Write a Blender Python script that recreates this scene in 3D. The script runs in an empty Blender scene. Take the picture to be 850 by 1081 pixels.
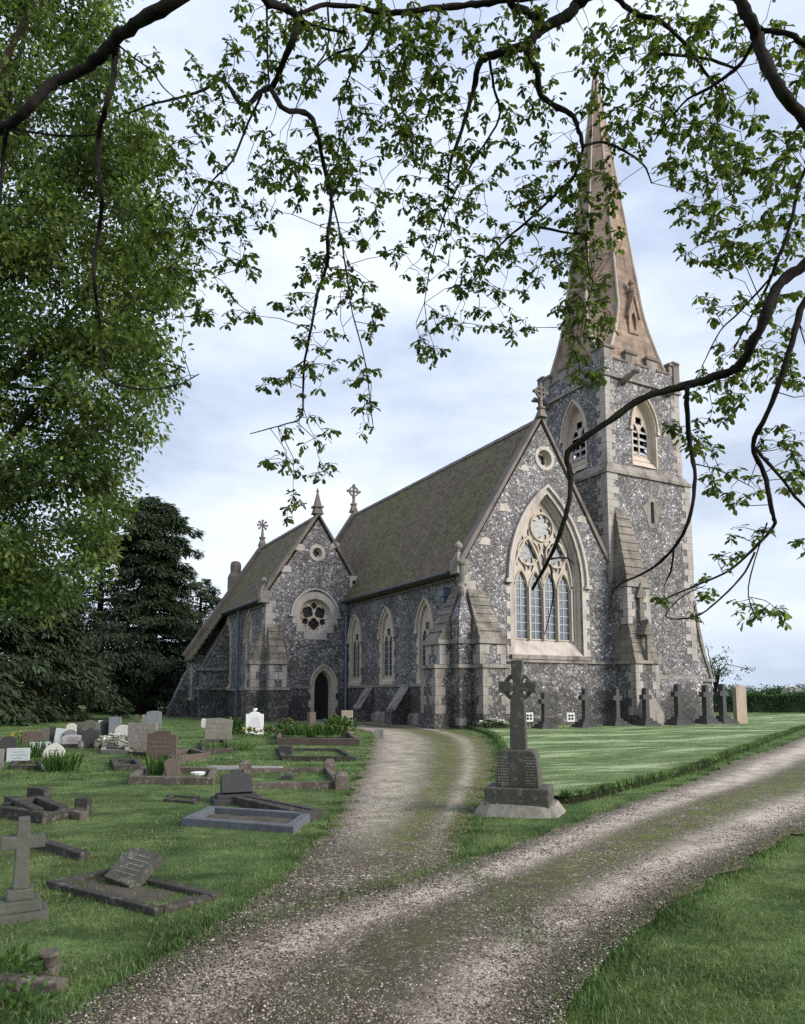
import bpy, bmesh, math, random
import numpy as np
from mathutils import Vector, Matrix
from mathutils.geometry import delaunay_2d_cdt

S = bpy.context.scene
COL = S.collection
PI = math.pi
rnd = random.Random(7)

# ------------------------------------------------------------------ camera numbers
EYE = 1.62
FPX, CX, CY = 765.0, 425.0, 649.0            # of the 850 x 1081 photograph
PITCH = math.atan(84 / 765.0)
TH = math.atan(416 / 769.6)                  # nave axis, 28.4 degrees left of the view
OX, OY = 0.0844 * 32, 32.0                   # south-west corner of the nave
CB = (math.cos(TH), math.sin(TH))
CA = (-math.sin(TH), math.cos(TH))


def sstep(a, b, x):
    t = min(1, max(0, (x - a) / (b - a)))
    return t * t * (3 - 2 * t)


def hgt(x, y):
    h = 0.13 * sstep(11, 34, y)
    h += 0.02 * math.sin(x * .9 + y * .37) * sstep(2, 8, y) + 0.015 * math.sin(x * .41 - y * .8 + 1.3)
    return h


def ray(px, py):
    x = (px - CX) / FPX
    y = -(py - CY) / FPX
    c, s = math.cos(PITCH), math.sin(PITCH)
    return Vector((x, c - y * s, s + y * c))


def gp(px, py, dz=0.0):
    """point of the ground seen at a photograph position"""
    r = ray(px, py)
    z = 0.0
    for _ in range(6):
        t = (z - EYE) / r.z
        z = hgt(r.x * t, r.y * t) + dz
    t = (z - EYE) / r.z
    return Vector((r.x * t, r.y * t, z))


def ay(px, py, Y):
    r = ray(px, py)
    t = Y / r.y
    return Vector((r.x * t, Y, EYE + r.z * t))


def ppm(p):
    """photograph pixels per metre at a point"""
    c, s = math.cos(PITCH), math.sin(PITCH)
    return FPX / (p.y * c + (p.z - EYE) * s)


# ------------------------------------------------------------------ materials
def newmat(name):
    m = bpy.data.materials.new(name)
    m.use_nodes = True
    nt = m.node_tree
    nt.nodes.clear()
    out = nt.nodes.new('ShaderNodeOutputMaterial')
    b = nt.nodes.new('ShaderNodeBsdfPrincipled')
    nt.links.new(b.outputs[0], out.inputs[0])
    b.inputs['Specular IOR Level'].default_value = 0.25
    b.inputs['Roughness'].default_value = 0.85
    return m, nt, b


def N(nt, t, **kw):
    n = nt.nodes.new(t)
    for k, v in kw.items():
        if k.startswith('i_'):
            n.inputs[k[2:].replace('_', ' ')].default_value = v
        else:
            setattr(n, k, v)
    return n


def ramp(nt, fac, stops, interp='LINEAR'):
    r = nt.nodes.new('ShaderNodeValToRGB')
    r.color_ramp.interpolation = interp
    els = r.color_ramp.elements
    while len(els) < len(stops):
        els.new(0.5)
    for e, (p, c) in zip(els, stops):
        e.position = p
        e.color = (c[0], c[1], c[2], 1) if hasattr(c, '__len__') else (c, c, c, 1)
    nt.links.new(fac, r.inputs[0])
    return r.outputs[0]


def mix(nt, fac, a, b, mode='MIX'):
    m = nt.nodes.new('ShaderNodeMix')
    m.data_type = 'RGBA'
    m.blend_type = mode
    for s, v in ((m.inputs[0], fac), (m.inputs[6], a), (m.inputs[7], b)):
        if hasattr(v, 'node'):
            nt.links.new(v, s)
        elif hasattr(v, '__len__'):
            s.default_value = (v[0], v[1], v[2], 1)
        else:
            s.default_value = v
    return m.outputs[2]


def mth(nt, op, a, b=0.0):
    m = nt.nodes.new('ShaderNodeMath')
    m.operation = op
    for s, v in ((m.inputs[0], a), (m.inputs[1], b)):
        if hasattr(v, 'node'):
            nt.links.new(v, s)
        else:
            s.default_value = v
    return m.outputs[0]


def coords(nt, scale=(1, 1, 1)):
    tc = nt.nodes.new('ShaderNodeTexCoord')
    mp = nt.nodes.new('ShaderNodeMapping')
    mp.inputs['Scale'].default_value = scale
    nt.links.new(tc.outputs['Object'], mp.inputs[0])
    return mp.outputs[0]


def noise(nt, vec, scale, detail=4, rough=.6):
    n = N(nt, 'ShaderNodeTexNoise')
    n.inputs['Scale'].default_value = scale
    n.inputs['Detail'].default_value = detail
    n.inputs['Roughness'].default_value = rough
    nt.links.new(vec, n.inputs['Vector'])
    return n.outputs[0]


def bump(nt, b, h, strength, dist):
    n = N(nt, 'ShaderNodeBump')
    n.inputs['Strength'].default_value = strength
    n.inputs['Distance'].default_value = dist
    nt.links.new(h, n.inputs['Height'])
    nt.links.new(n.outputs[0], b.inputs['Normal'])


M = {}


def m_flint(name, dark=1.0):
    m, nt, b = newmat(name)
    v = coords(nt)
    n0 = N(nt, 'ShaderNodeTexNoise')
    n0.inputs['Scale'].default_value = 3.0
    nt.links.new(v, n0.inputs['Vector'])
    wv = mix(nt, .06, v, n0.outputs['Color'], 'ADD')
    vo = N(nt, 'ShaderNodeTexVoronoi')
    vo.inputs['Scale'].default_value = 10.5
    nt.links.new(wv, vo.inputs['Vector'])
    ed = N(nt, 'ShaderNodeTexVoronoi', feature='DISTANCE_TO_EDGE')
    ed.inputs['Scale'].default_value = 10.5
    nt.links.new(wv, ed.inputs['Vector'])
    sp = N(nt, 'ShaderNodeSeparateColor')
    nt.links.new(vo.outputs['Color'], sp.inputs[0])
    d = dark
    c = ramp(nt, sp.outputs[0], [(0, (.05 * d, .049 * d, .053 * d)), (.25, (.105 * d, .103 * d, .11 * d)), (.6, (.187 * d, .183 * d, .193 * d)),
                                 (.84, (.27 * d, .262 * d, .27 * d)), (.94, (.42 * d, .41 * d, .41 * d)), (1, (.72, .7, .69))])
    c = mix(nt, ramp(nt, sp.outputs[1], [(.8, 0), (.97, .3)]), c, (.2 * d, .15 * d, .12 * d))
    small = noise(nt, v, 17, 3, .7)
    c = mix(nt, ramp(nt, small, [(.6, 0), (.74, .6)]), c, (.55 * d, .53 * d, .53 * d))
    c = mix(nt, ramp(nt, small, [(.3, .6), (.4, 0)]), c, (.02, .02, .024))
    c = mix(nt, ramp(nt, ed.outputs['Distance'], [(.02, .75), (.07, 0)]), c, (.2 * d, .185 * d, .18 * d))
    mid = noise(nt, v, 1.5, 4, .6)
    c = mix(nt, ramp(nt, mid, [(.38, .55), (.52, 0)]), c, mix(nt, 1.0, c, (.5, .5, .52), 'MULTIPLY'))
    c = mix(nt, ramp(nt, mid, [(.52, 0), (.68, .6)]), c, mix(nt, 1.0, c, (1.5, 1.47, 1.5), 'MULTIPLY'))
    big = noise(nt, v, .55, 5, .65)
    c = mix(nt, ramp(nt, big, [(.34, .6), (.58, 0)]), c, (.075, .066, .06))
    damp = N(nt, 'ShaderNodeSeparateXYZ')
    nt.links.new(v, damp.inputs[0])
    low = mth(nt, 'ADD', damp.outputs[2], mth(nt, 'MULTIPLY', noise(nt, v, .8, 4, .6), -3.2))
    c = mix(nt, ramp(nt, low, [(.0, .6), (.3, 0)]), c, (.04, .038, .03))
    nt.links.new(c, b.inputs['Base Color'])
    b.inputs['Roughness'].default_value = .6
    bump(nt, b, ramp(nt, ed.outputs['Distance'], [(0, 0), (.12, 1)]), .8, .05)
    return m


def m_stone(name, c1, c2, stain=(.07, .065, .055), st=.5, rows=.0, lichen=.0):
    m, nt, b = newmat(name)
    v = coords(nt)
    c = mix(nt, noise(nt, v, 1.7, 5, .65), c1, c2)
    c = mix(nt, ramp(nt, noise(nt, v, 14, 3, .6), [(.35, .25), (.65, 0)]), c, tuple(x * .55 for x in c1))
    s = noise(nt, coords(nt, (1.2, 1.2, .45)), 1.1, 6, .7)
    c = mix(nt, ramp(nt, s, [(.47, 0), (.68, st)]), c, stain)
    if lichen:
        c = mix(nt, ramp(nt, noise(nt, v, 9, 4, .7), [(.55, 0), (.66, lichen)]), c, (.42, .43, .36))
    h = noise(nt, v, 20, 4, .7)
    if rows:
        w = N(nt, 'ShaderNodeTexBrick')
        sx = N(nt, 'ShaderNodeSeparateXYZ')
        nt.links.new(v, sx.inputs[0])
        cb = N(nt, 'ShaderNodeCombineXYZ')
        nt.links.new(mth(nt, 'ADD', sx.outputs[0], sx.outputs[1]), cb.inputs[0])
        nt.links.new(sx.outputs[2], cb.inputs[1])
        nt.links.new(cb.outputs[0], w.inputs['Vector'])
        w.inputs['Scale'].default_value = 1.0
        w.inputs['Brick Width'].default_value = rows * 2.1
        w.inputs['Row Height'].default_value = rows
        w.inputs['Mortar Size'].default_value = .012
        w.inputs['Color1'].default_value = (.75, .75, .75, 1)
        w.inputs['Color2'].default_value = (1.12, 1.06, 1.02, 1)
        w.inputs['Mortar'].default_value = (.45, .45, .45, 1)
        c = mix(nt, 1.0, c, w.outputs['Color'], 'MULTIPLY')
    nt.links.new(c, b.inputs['Base Color'])
    bump(nt, b, h, .35, .03)
    return m


def m_plain(name, c, rough=.7, metal=0.0, var=.25, spec=.3, sc=6):
    m, nt, b = newmat(name)
    v = coords(nt)
    cc = mix(nt, noise(nt, v, sc, 4, .6), tuple(x * (1 - var) for x in c), tuple(x * (1 + var) for x in c))
    nt.links.new(cc, b.inputs['Base Color'])
    b.inputs['Roughness'].default_value = rough
    b.inputs['Metallic'].default_value = metal
    b.inputs['Specular IOR Level'].default_value = spec
    bump(nt, b, noise(nt, v, sc * 4, 3, .6), .2, .01)
    return m


def m_tiles():
    m, nt, b = newmat('roof tiles')
    v = coords(nt)
    sx = N(nt, 'ShaderNodeSeparateXYZ')
    nt.links.new(v, sx.inputs[0])
    cb = N(nt, 'ShaderNodeCombineXYZ')
    nt.links.new(sx.outputs[1], cb.inputs[0])
    nt.links.new(mth(nt, 'MULTIPLY', sx.outputs[2], 1.18), cb.inputs[1])
    w = N(nt, 'ShaderNodeTexBrick')
    nt.links.new(cb.outputs[0], w.inputs['Vector'])
    w.inputs['Scale'].default_value = 1
    w.inputs['Brick Width'].default_value = .26
    w.inputs['Row Height'].default_value = .2
    w.inputs['Mortar Size'].default_value = .026
    w.inputs['Mortar Smooth'].default_value = .6
    w.inputs['Bias'].default_value = 0
    w.inputs['Color1'].default_value = (.62, .6, .58, 1)
    w.inputs['Color2'].default_value = (1.25, 1.2, 1.15, 1)
    w.inputs['Mortar'].default_value = (.32, .32, .32, 1)
    c = mix(nt, noise(nt, v, 2.3, 5, .6), (.13, .104, .074), (.185, .148, .105))
    big = noise(nt, coords(nt, (1, .45, .6)), .42, 6, .62)
    c = mix(nt, ramp(nt, big, [(.42, 0), (.58, .9)]), c, (.145, .14, .065))
    red = noise(nt, coords(nt, (.7, .6, .5)), .5, 5, .6)
    c = mix(nt, ramp(nt, red, [(.56, 0), (.75, .45)]), c, (.19, .105, .085))
    c = mix(nt, 1.0, c, w.outputs['Color'], 'MULTIPLY')
    nt.links.new(c, b.inputs['Base Color'])
    bump(nt, b, w.outputs['Fac'], -.6, .04)
    return m


def m_glass(name, c, rough=.12):
    m, nt, b = newmat(name)
    v = coords(nt)
    cc = mix(nt, noise(nt, v, 5, 2, .5), tuple(x * .6 for x in c), tuple(x * 1.3 for x in c))
    nt.links.new(cc, b.inputs['Base Color'])
    b.inputs['Roughness'].default_value = rough
    b.inputs['Specular IOR Level'].default_value = .6
    bump(nt, b, noise(nt, v, 4, 2, .5), .25, .03)
    return m


def m_leaf(name, c1, c2, trans=.45, rough=.55, vary=None):
    m = bpy.data.materials.new(name)
    m.use_nodes = True
    nt = m.node_tree
    nt.nodes.clear()
    out = nt.nodes.new('ShaderNodeOutputMaterial')
    g = nt.nodes.new('ShaderNodeNewGeometry')
    c = ramp(nt, g.outputs['Random Per Island'], [(0, c1), (.75, tuple(.5 * (a + b) for a, b in zip(c1, c2))), (1, c2)])
    if vary:
        v = coords(nt)
        c = mix(nt, ramp(nt, noise(nt, v, vary, 6, .7), [(.47, 0), (.6, .9)]), c, mix(nt, 1.0, c, (1.9, 1.7, 1.75), 'MULTIPLY'))
        c = mix(nt, ramp(nt, noise(nt, coords(nt, (1, 1.7, 1)), vary * .55, 4, .6), [(.4, .85), (.52, 0)]), c, mix(nt, 1.0, c, (.42, .48, .42), 'MULTIPLY'))
    p = nt.nodes.new('ShaderNodeBsdfPrincipled')
    p.inputs['Roughness'].default_value = rough
    p.inputs['Specular IOR Level'].default_value = .25
    nt.links.new(c, p.inputs['Base Color'])
    t = nt.nodes.new('ShaderNodeBsdfTranslucent')
    tc = mix(nt, 1.0, c, (1.25, 1.35, .6), 'MULTIPLY')
    nt.links.new(tc, t.inputs[0])
    mx = nt.nodes.new('ShaderNodeMixShader')
    mx.inputs[0].default_value = trans
    nt.links.new(p.outputs[0], mx.inputs[1])
    nt.links.new(t.outputs[0], mx.inputs[2])
    nt.links.new(mx.outputs[0], out.inputs[0])
    return m


def m_bark(name, c):
    m, nt, b = newmat(name)
    v = coords(nt)
    n = noise(nt, v, 18, 6, .7)
    cc = ramp(nt, n, [(.3, tuple(x * .4 for x in c)), (.7, tuple(x * 1.5 for x in c))])
    g = noise(nt, v, 2.5, 3, .6)
    cc = mix(nt, ramp(nt, g, [(.55, 0), (.75, .5)]), cc, (.045, .055, .025))
    nt.links.new(cc, b.inputs['Base Color'])
    b.inputs['Roughness'].default_value = .95
    b.inputs['Specular IOR Level'].default_value = .1
    bump(nt, b, n, .8, .02)
    return m


def m_grass(name, stripes=False):
    m, nt, b = newmat(name)
    v = coords(nt)
    c = mix(nt, ramp(nt, noise(nt, v, .7, 6, .65), [(.35, 0), (.65, 1)]), (.065, .122, .042), (.135, .205, .075))
    c = mix(nt, ramp(nt, noise(nt, coords(nt, (1, 1.6, 1)), 2.1, 6, .7), [(.52, 0), (.7, .75)]), c, (.17, .21, .075))
    c = mix(nt, ramp(nt, noise(nt, v, 34, 3, .7), [(.32, .7), (.5, 0)]), c, (.014, .03, .008))
    c = mix(nt, ramp(nt, noise(nt, v, 55, 2, .7), [(.55, 0), (.72, .55)]), c, (.18, .23, .08))
    c = mix(nt, ramp(nt, noise(nt, v, .33, 4, .6), [(.52, 0), (.72, .6)]), c, (.15, .15, .065))
    c = mix(nt, ramp(nt, noise(nt, v, 1.5, 6, .7), [(.47, 0), (.6, .7)]), c, mix(nt, 1.0, c, (1.8, 1.6, 1.6), 'MULTIPLY'))
    c = mix(nt, ramp(nt, noise(nt, coords(nt, (1, 1.7, 1)), .82, 4, .6), [(.4, .8), (.52, 0)]), c, mix(nt, 1.0, c, (.45, .5, .45), 'MULTIPLY'))
    if stripes:
        mp = N(nt, 'ShaderNodeMapping')
        mp.inputs['Rotation'].default_value = (0, 0, math.radians(-24))
        nt.links.new(v, mp.inputs[0])
        sx = N(nt, 'ShaderNodeSeparateXYZ')
        nt.links.new(mp.outputs[0], sx.inputs[0])
        wob = mth(nt, 'MULTIPLY', noise(nt, v, .35, 3, .5), 4.0)
        w = mth(nt, 'SINE', mth(nt, 'ADD', mth(nt, 'MULTIPLY', sx.outputs[1], 2.1), wob))
        mp2 = N(nt, 'ShaderNodeMapping')
        mp2.inputs['Scale'].default_value = (.3, 1.3, 1)
        nt.links.new(mp.outputs[0], mp2.inputs[0])
        w = mth(nt, 'ADD', mth(nt, 'MULTIPLY', w, .45), mth(nt, 'MULTIPLY', mth(nt, 'SUBTRACT', noise(nt, mp2.outputs[0], 1.1, 6, .7), .5), 7.0))
        c = mix(nt, ramp(nt, w, [(.0, .12), (.9, .95)]), c, (.38, .47, .27))
        c = mix(nt, ramp(nt, w, [(-.0, .0), (.001, 0)]), c, (.08, .14, .04))
    nt.links.new(c, b.inputs['Base Color'])
    b.inputs['Specular IOR Level'].default_value = .1
    bump(nt, b, noise(nt, v, 40, 4, .75), .9, .05)
    return m


def m_gravel(name, warm=1.0):
    m, nt, b = newmat(name)
    v = coords(nt)
    at = N(nt, 'ShaderNodeAttribute', attribute_name='moss')
    tr = N(nt, 'ShaderNodeAttribute', attribute_name='track')
    we = N(nt, 'ShaderNodeAttribute', attribute_name='soil')
    vo = N(nt, 'ShaderNodeTexVoronoi')
    vo.inputs['Scale'].default_value = 44
    nt.links.new(v, vo.inputs['Vector'])
    sp = N(nt, 'ShaderNodeSeparateColor')
    nt.links.new(vo.outputs['Color'], sp.inputs[0])
    peb = ramp(nt, sp.outputs[0], [(0, (.035, .029, .022)), (.45, (.1, .083, .066)), (.78, (.22, .187, .152)), (.95, (.42, .37, .31)), (1, (.8, .74, .64))])
    dust = mix(nt, noise(nt, v, 7, 5, .7), (.38, .325, .27), (.64, .57, .49))
    patch = noise(nt, v, 2.6, 8, .8)
    trk = mth(nt, 'MULTIPLY', tr.outputs['Fac'], ramp(nt, patch, [(.36, .2), (.56, 1)]))
    c = mix(nt, mth(nt, 'MULTIPLY', trk, .85), peb, dust)
    soil = mix(nt, noise(nt, v, 24, 4, .7), (.028, .023, .018), (.085, .07, .052))
    c = mix(nt, ramp(nt, noise(nt, v, 2.6, 6, .72), [(.42, 0), (.6, .8)]), c, mix(nt, trk, soil, dust))
    c = mix(nt, mth(nt, 'MULTIPLY', we.outputs['Fac'], ramp(nt, noise(nt, v, 5, 6, .75), [(.36, .2), (.6, .95)])), c, soil)
    mo = mix(nt, noise(nt, v, 26, 4, .7), (.035, .05, .012), (.16, .175, .05))
    mf = mth(nt, 'MULTIPLY', at.outputs['Fac'], ramp(nt, noise(nt, v, 3.2, 6, .75), [(.36, 0), (.56, 1)]))
    c = mix(nt, mf, c, mo)
    c = mix(nt, ramp(nt, noise(nt, v, .9, 5, .7), [(.5, 0), (.72, .5)]), c, soil)
    nt.links.new(c, b.inputs['Base Color'])
    b.inputs['Specular IOR Level'].default_value = .15
    hh = mth(nt, 'ADD', mth(nt, 'MULTIPLY', vo.outputs['Distance'], -1.0), mth(nt, 'MULTIPLY', noise(nt, v, 9, 4, .6), 1.2))
    bump(nt, b, hh, .55, .012)
    return m


M['flint'] = m_flint('knapped flint', 1.34)
M['flint_dark'] = m_flint('knapped flint weathered', 1.34)
M['pale'] = m_stone('pale dressed stone', (.4, .355, .325), (.54, .495, .46), (.15, .13, .115), .65)
M['quoin'] = m_stone('corner stone', (.32, .29, .27), (.46, .425, .4), (.13, .115, .1), .75)
M['cream'] = m_stone('cream window stone', (.46, .385, .31), (.58, .5, .425), (.27, .17, .11), .45)
M['tracery'] = m_stone('tracery stone', (.44, .385, .325), (.56, .5, .43), (.22, .17, .13), .5)
M['grey'] = m_stone('weathered stone', (.22, .198, .18), (.33, .3, .275), (.05, .045, .04), .9, 0, .3)
M['weather'] = m_stone('weathering stone', (.17, .155, .135), (.27, .245, .215), (.045, .042, .037), .9, .36, .45)
M['coping'] = m_stone('coping stone', (.15, .13, .115), (.22, .19, .17), (.05, .045, .04), .7)
M['spire'] = m_stone('spire stone', (.25, .185, .142), (.4, .3, .24), (.09, .068, .052), .95, .42)
M['rib'] = m_stone('spire rib stone', (.42, .36, .3), (.52, .46, .39), (.18, .14, .11), .6)
M['tiles'] = m_tiles()
M['glass'] = m_glass('leaded glass', (.085, .1, .125), .3)
M['glass_dark'] = m_glass('dark glass', (.02, .022, .026), .25)
M['lead'] = m_plain('lead bars', (.36, .42, .5), .5, 0, .2)
M['iron'] = m_plain('blue grey iron', (.13, .165, .21), .5, 0, .25)
M['gutter'] = m_plain('dark iron gutter', (.05, .055, .065), .5)
M['door'] = m_plain('black door', (.012, .012, .013), .6)
M['slate'] = m_plain('louvre slate', (.42, .44, .48), .7)
M['black'] = m_plain('opening shade and panel black', (.008, .008, .008), .9)  # shade inside openings put into the colour; sign panels are plain black
M['gold'] = m_plain('gilded metal', (.7, .42, .12), .35, .9)
M['metal'] = m_plain('dark metal', (.05, .06, .08), .5, .5)
M['bark'] = m_bark('oak bark', (.02, .017, .015))
M['bark_far'] = m_bark('bark', (.035, .026, .02))
M['oakleaf'] = m_leaf('young oak leaf', (.035, .055, .017), (.17, .22, .06), .5)
M['limeleaf'] = m_leaf('spring leaf', (.042, .072, .024), (.155, .215, .065), .45, .55, .8)
M['yew'] = m_leaf('yew needle', (.02, .032, .018), (.062, .09, .042), .15, .7)
M['hedge'] = m_leaf('hedge leaf', (.02, .05, .016), (.06, .12, .035), .25)
M['plant'] = m_leaf('plant leaf', (.03, .07, .018), (.1, .18, .04), .35)
M['blade'] = m_leaf('grass blade', (.05, .1, .036), (.155, .225, .09), .35, .55, 1.5)
M['straw'] = m_leaf('dry grass', (.12, .14, .06), (.3, .31, .16), .3)
M['petal_w'] = m_plain('white petals', (.75, .74, .68), .7, 0, .1)
M['petal_y'] = m_plain('yellow petals', (.65, .48, .1), .7, 0, .2)
M['petal_p'] = m_plain('pink petals', (.3, .12, .16), .7, 0, .2)
M['grass'] = m_grass('churchyard grass')
M['lawn'] = m_grass('mown lawn', True)
M['soil'] = m_plain('cut edge darkened for shade', (.012, .014, .006), .95, 0, .5, .1, 12)  # earth side of the lawn; its shadow strip is put into the near-black colour
M['gravel'] = m_gravel('gravel')
M['bed'] = m_stone('grave gravel', (.05, .045, .035), (.13, .115, .095), (.02, .03, .01), .8)
M['granite'] = m_stone('dark lichened granite', (.055, .055, .045), (.1, .1, .082), (.025, .028, .018), .6, 0, .25)
M['plinth'] = m_stone('plinth concrete', (.2, .185, .16), (.3, .28, .25), (.07, .07, .05), .7, 0, .3)
M['kerb'] = m_stone('kerb stone', (.085, .07, .058), (.15, .125, .108), (.028, .028, .022), .8, 0, .3)
M['kerb_dark'] = m_stone('dark kerb stone', (.038, .034, .03), (.075, .067, .058), (.02, .023, .016), .7, 0, .2)
M['kerb_blue'] = m_stone('blue grey kerb stone', (.085, .095, .11), (.15, .16, .175), (.04, .04, .04), .5)
M['kerb_pale'] = m_stone('pale kerb stone', (.2, .19, .175), (.32, .31, .29), (.08, .08, .065), .7)
M['hs_grey'] = m_stone('grey headstone', (.15, .143, .13), (.25, .24, .22), (.07, .07, .055), .7, 0, .35)
M['hs_pale'] = m_stone('pale headstone', (.42, .41, .4), (.55, .54, .53), (.2, .2, .18), .4)
M['hs_white'] = m_stone('white marble headstone', (.66, .67, .7), (.8, .8, .82), (.4, .4, .42), .3)
M['hs_blue'] = m_stone('blue grey headstone', (.36, .41, .45), (.46, .5, .54), (.2, .22, .22), .3)
M['hs_slate'] = m_stone('slate headstone', (.13, .145, .165), (.19, .205, .23), (.07, .07, .07), .4)
M['hs_dark'] = m_stone('dark headstone', (.035, .036, .04), (.06, .06, .065), (.02, .02, .02), .4)
M['hs_green'] = m_stone('green grey headstone', (.075, .08, .068), (.13, .135, .115), (.035, .04, .028), .6)
M['hs_brown'] = m_stone('brown headstone', (.085, .065, .058), (.13, .1, .09), (.04, .035, .03), .4)
M['hs_lilac'] = m_stone('lilac grey headstone', (.33, .31, .34), (.42, .4, .43), (.18, .17, .18), .4)
M['war'] = m_stone('dark grey cross stone', (.045, .045, .046), (.1, .1, .1), (.025, .025, .024), .8)
M['hs_tan'] = m_stone('tan headstone', (.3, .25, .19), (.4, .34, .27), (.13, .11, .08), .5)
M['board'] = m_plain('white board', (.7, .7, .68), .6, 0, .06)
M['wood'] = m_plain('post wood', (.16, .12, .08), .8)


# ------------------------------------------------------------------ mesh helpers
def inpoly(q, L):
    x, y = q
    r = False
    j = len(L) - 1
    for i in range(len(L)):
        xi, yi = L[i]
        xj, yj = L[j]
        if (yi > y) != (yj > y) and x < (xj - xi) * (y - yi) / (yj - yi) + xi:
            r = not r
        j = i
    return r


class MB:
    def __init__(s):
        s.v = []
        s.f = []

    def add(s, vs, fs):
        o = len(s.v)
        s.v += [tuple(p) for p in vs]
        s.f += [tuple(i + o for i in f) for f in fs]

    def box(s, x0, x1, y0, y1, z0, z1):
        s.add([(x0, y0, z0), (x1, y0, z0), (x1, y1, z0), (x0, y1, z0), (x0, y0, z1), (x1, y0, z1), (x1, y1, z1), (x0, y1, z1)],
              [(3, 2, 1, 0), (4, 5, 6, 7), (0, 1, 5, 4), (1, 2, 6, 5), (2, 3, 7, 6), (3, 0, 4, 7)])

    def frust(s, a, z0, b, z1):
        """a, b = (x0, x1, y0, y1)"""
        s.add([(a[0], a[2], z0), (a[1], a[2], z0), (a[1], a[3], z0), (a[0], a[3], z0), (b[0], b[2], z1), (b[1], b[2], z1), (b[1], b[3], z1), (b[0], b[3], z1)],
              [(3, 2, 1, 0), (4, 5, 6, 7), (0, 1, 5, 4), (1, 2, 6, 5), (2, 3, 7, 6), (3, 0, 4, 7)])

    def plate(s, fr, outer, holes=(), c0=0.0, c1=.1):
        loops = [list(outer)] + [list(h) for h in holes]
        flat = [Vector(p) for L in loops for p in L]
        ed = []
        o = 0
        for L in loops:
            ed += [(o + i, o + (i + 1) % len(L)) for i in range(len(L))]
            o += len(L)
        dv, de, df = delaunay_2d_cdt(flat, ed, [], 0, 1e-6)[:3]
        keep = []
        for t in df:
            q = (sum(dv[i].x for i in t) / len(t), sum(dv[i].y for i in t) / len(t))
            if inpoly(q, loops[0]) and not any(inpoly(q, h) for h in loops[1:]):
                keep.append(tuple(t))
        n = len(dv)
        fs = keep + [tuple(n + i for i in reversed(t)) for t in keep]
        cnt = {}
        for t in keep:
            for i in range(len(t)):
                a, b = t[i], t[(i + 1) % len(t)]
                cnt.setdefault((min(a, b), max(a, b)), []).append((a, b))
        for e in cnt.values():
            if len(e) == 1:
                a, b = e[0]
                fs.append((b, a, n + a, n + b))
        s.add([fr(p.x, p.y, c1) for p in dv] + [fr(p.x, p.y, c0) for p in dv], fs)

    def loft(s, ra, rb, closed=True):
        n = len(ra)
        fs = []
        for i in range(n if closed else n - 1):
            j = (i + 1) % n
            fs.append((i, j, n + j, n + i))
        s.add(list(ra) + list(rb), fs)

    def bar(s, fr, pts, w, c0, c1, closed=False):
        """bar of square section along a 2D line"""
        n = len(pts)
        L, R = [], []
        for i in range(n):
            if closed:
                p0, p1 = pts[i - 1], pts[(i + 1) % n]
            else:
                p0, p1 = pts[max(0, i - 1)], pts[min(n - 1, i + 1)]
            dx, dy = p1[0] - p0[0], p1[1] - p0[1]
            l = math.hypot(dx, dy) or 1
            nx, ny = -dy / l * w / 2, dx / l * w / 2
            L.append((pts[i][0] + nx, pts[i][1] + ny))
            R.append((pts[i][0] - nx, pts[i][1] - ny))
        vs, fs = [], []
        for i in range(n):
            vs += [fr(*L[i], c0), fr(*L[i], c1), fr(*R[i], c1), fr(*R[i], c0)]
        for i in range(n if closed else n - 1):
            a, b = 4 * i, 4 * ((i + 1) % n)
            for k in range(4):
                fs.append((a + k, a + (k + 1) % 4, b + (k + 1) % 4, b + k))
        if not closed:
            fs += [(3, 2, 1, 0), (4 * n - 4, 4 * n - 3, 4 * n - 2, 4 * n - 1)]
        s.add(vs, fs)

    def tube(s, pts, rad, n=8, cap=True, jit=0.0):
        pts = [Vector(p) for p in pts]
        k = len(pts)
        if not hasattr(rad, '__len__'):
            rad = [rad] * k
        vs, fs = [], []
        up = Vector((0, 0, 1))
        prev = None
        for i in range(k):
            d = (pts[min(i + 1, k - 1)] - pts[max(i - 1, 0)])
            d = d.normalized() if d.length > 1e-9 else Vector((0, 0, 1))
            if prev is None:
                x = d.cross(up)
                if x.length < .1:
                    x = d.cross(Vector((1, 0, 0)))
            else:
                x = prev - d * prev.dot(d)
            x.normalize()
            prev = x
            y = d.cross(x)
            for q in range(n):
                a = 2 * PI * q / n
                r = rad[i] * (1 + (rnd.uniform(-jit, jit) if jit else 0))
                vs.append(pts[i] + x * (r * math.cos(a)) + y * (r * math.sin(a)))
        for i in range(k - 1):
            for q in range(n):
                r = (q + 1) % n
                fs.append((i * n + q, i * n + r, i * n + n + r, i * n + n + q))
        if cap:
            fs += [tuple(range(n - 1, -1, -1)), tuple(range((k - 1) * n, k * n))]
        s.add(vs, fs)

    def lathe(s, c, prof, n=12, ang=0.0):
        """prof = [(r, z)] round the vertical axis through c"""
        vs, fs = [], []
        for r, z in prof:
            for q in range(n):
                a = ang + 2 * PI * q / n
                vs.append((c[0] + r * math.cos(a), c[1] + r * math.sin(a), c[2] + z))
        for i in range(len(prof) - 1):
            for q in range(n):
                r = (q + 1) % n
                fs.append((i * n + q, i * n + r, i * n + n + r, i * n + n + q))
        fs += [tuple(range(n - 1, -1, -1)), tuple(range((len(prof) - 1) * n, len(prof) * n))]
        s.add(vs, fs)

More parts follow.
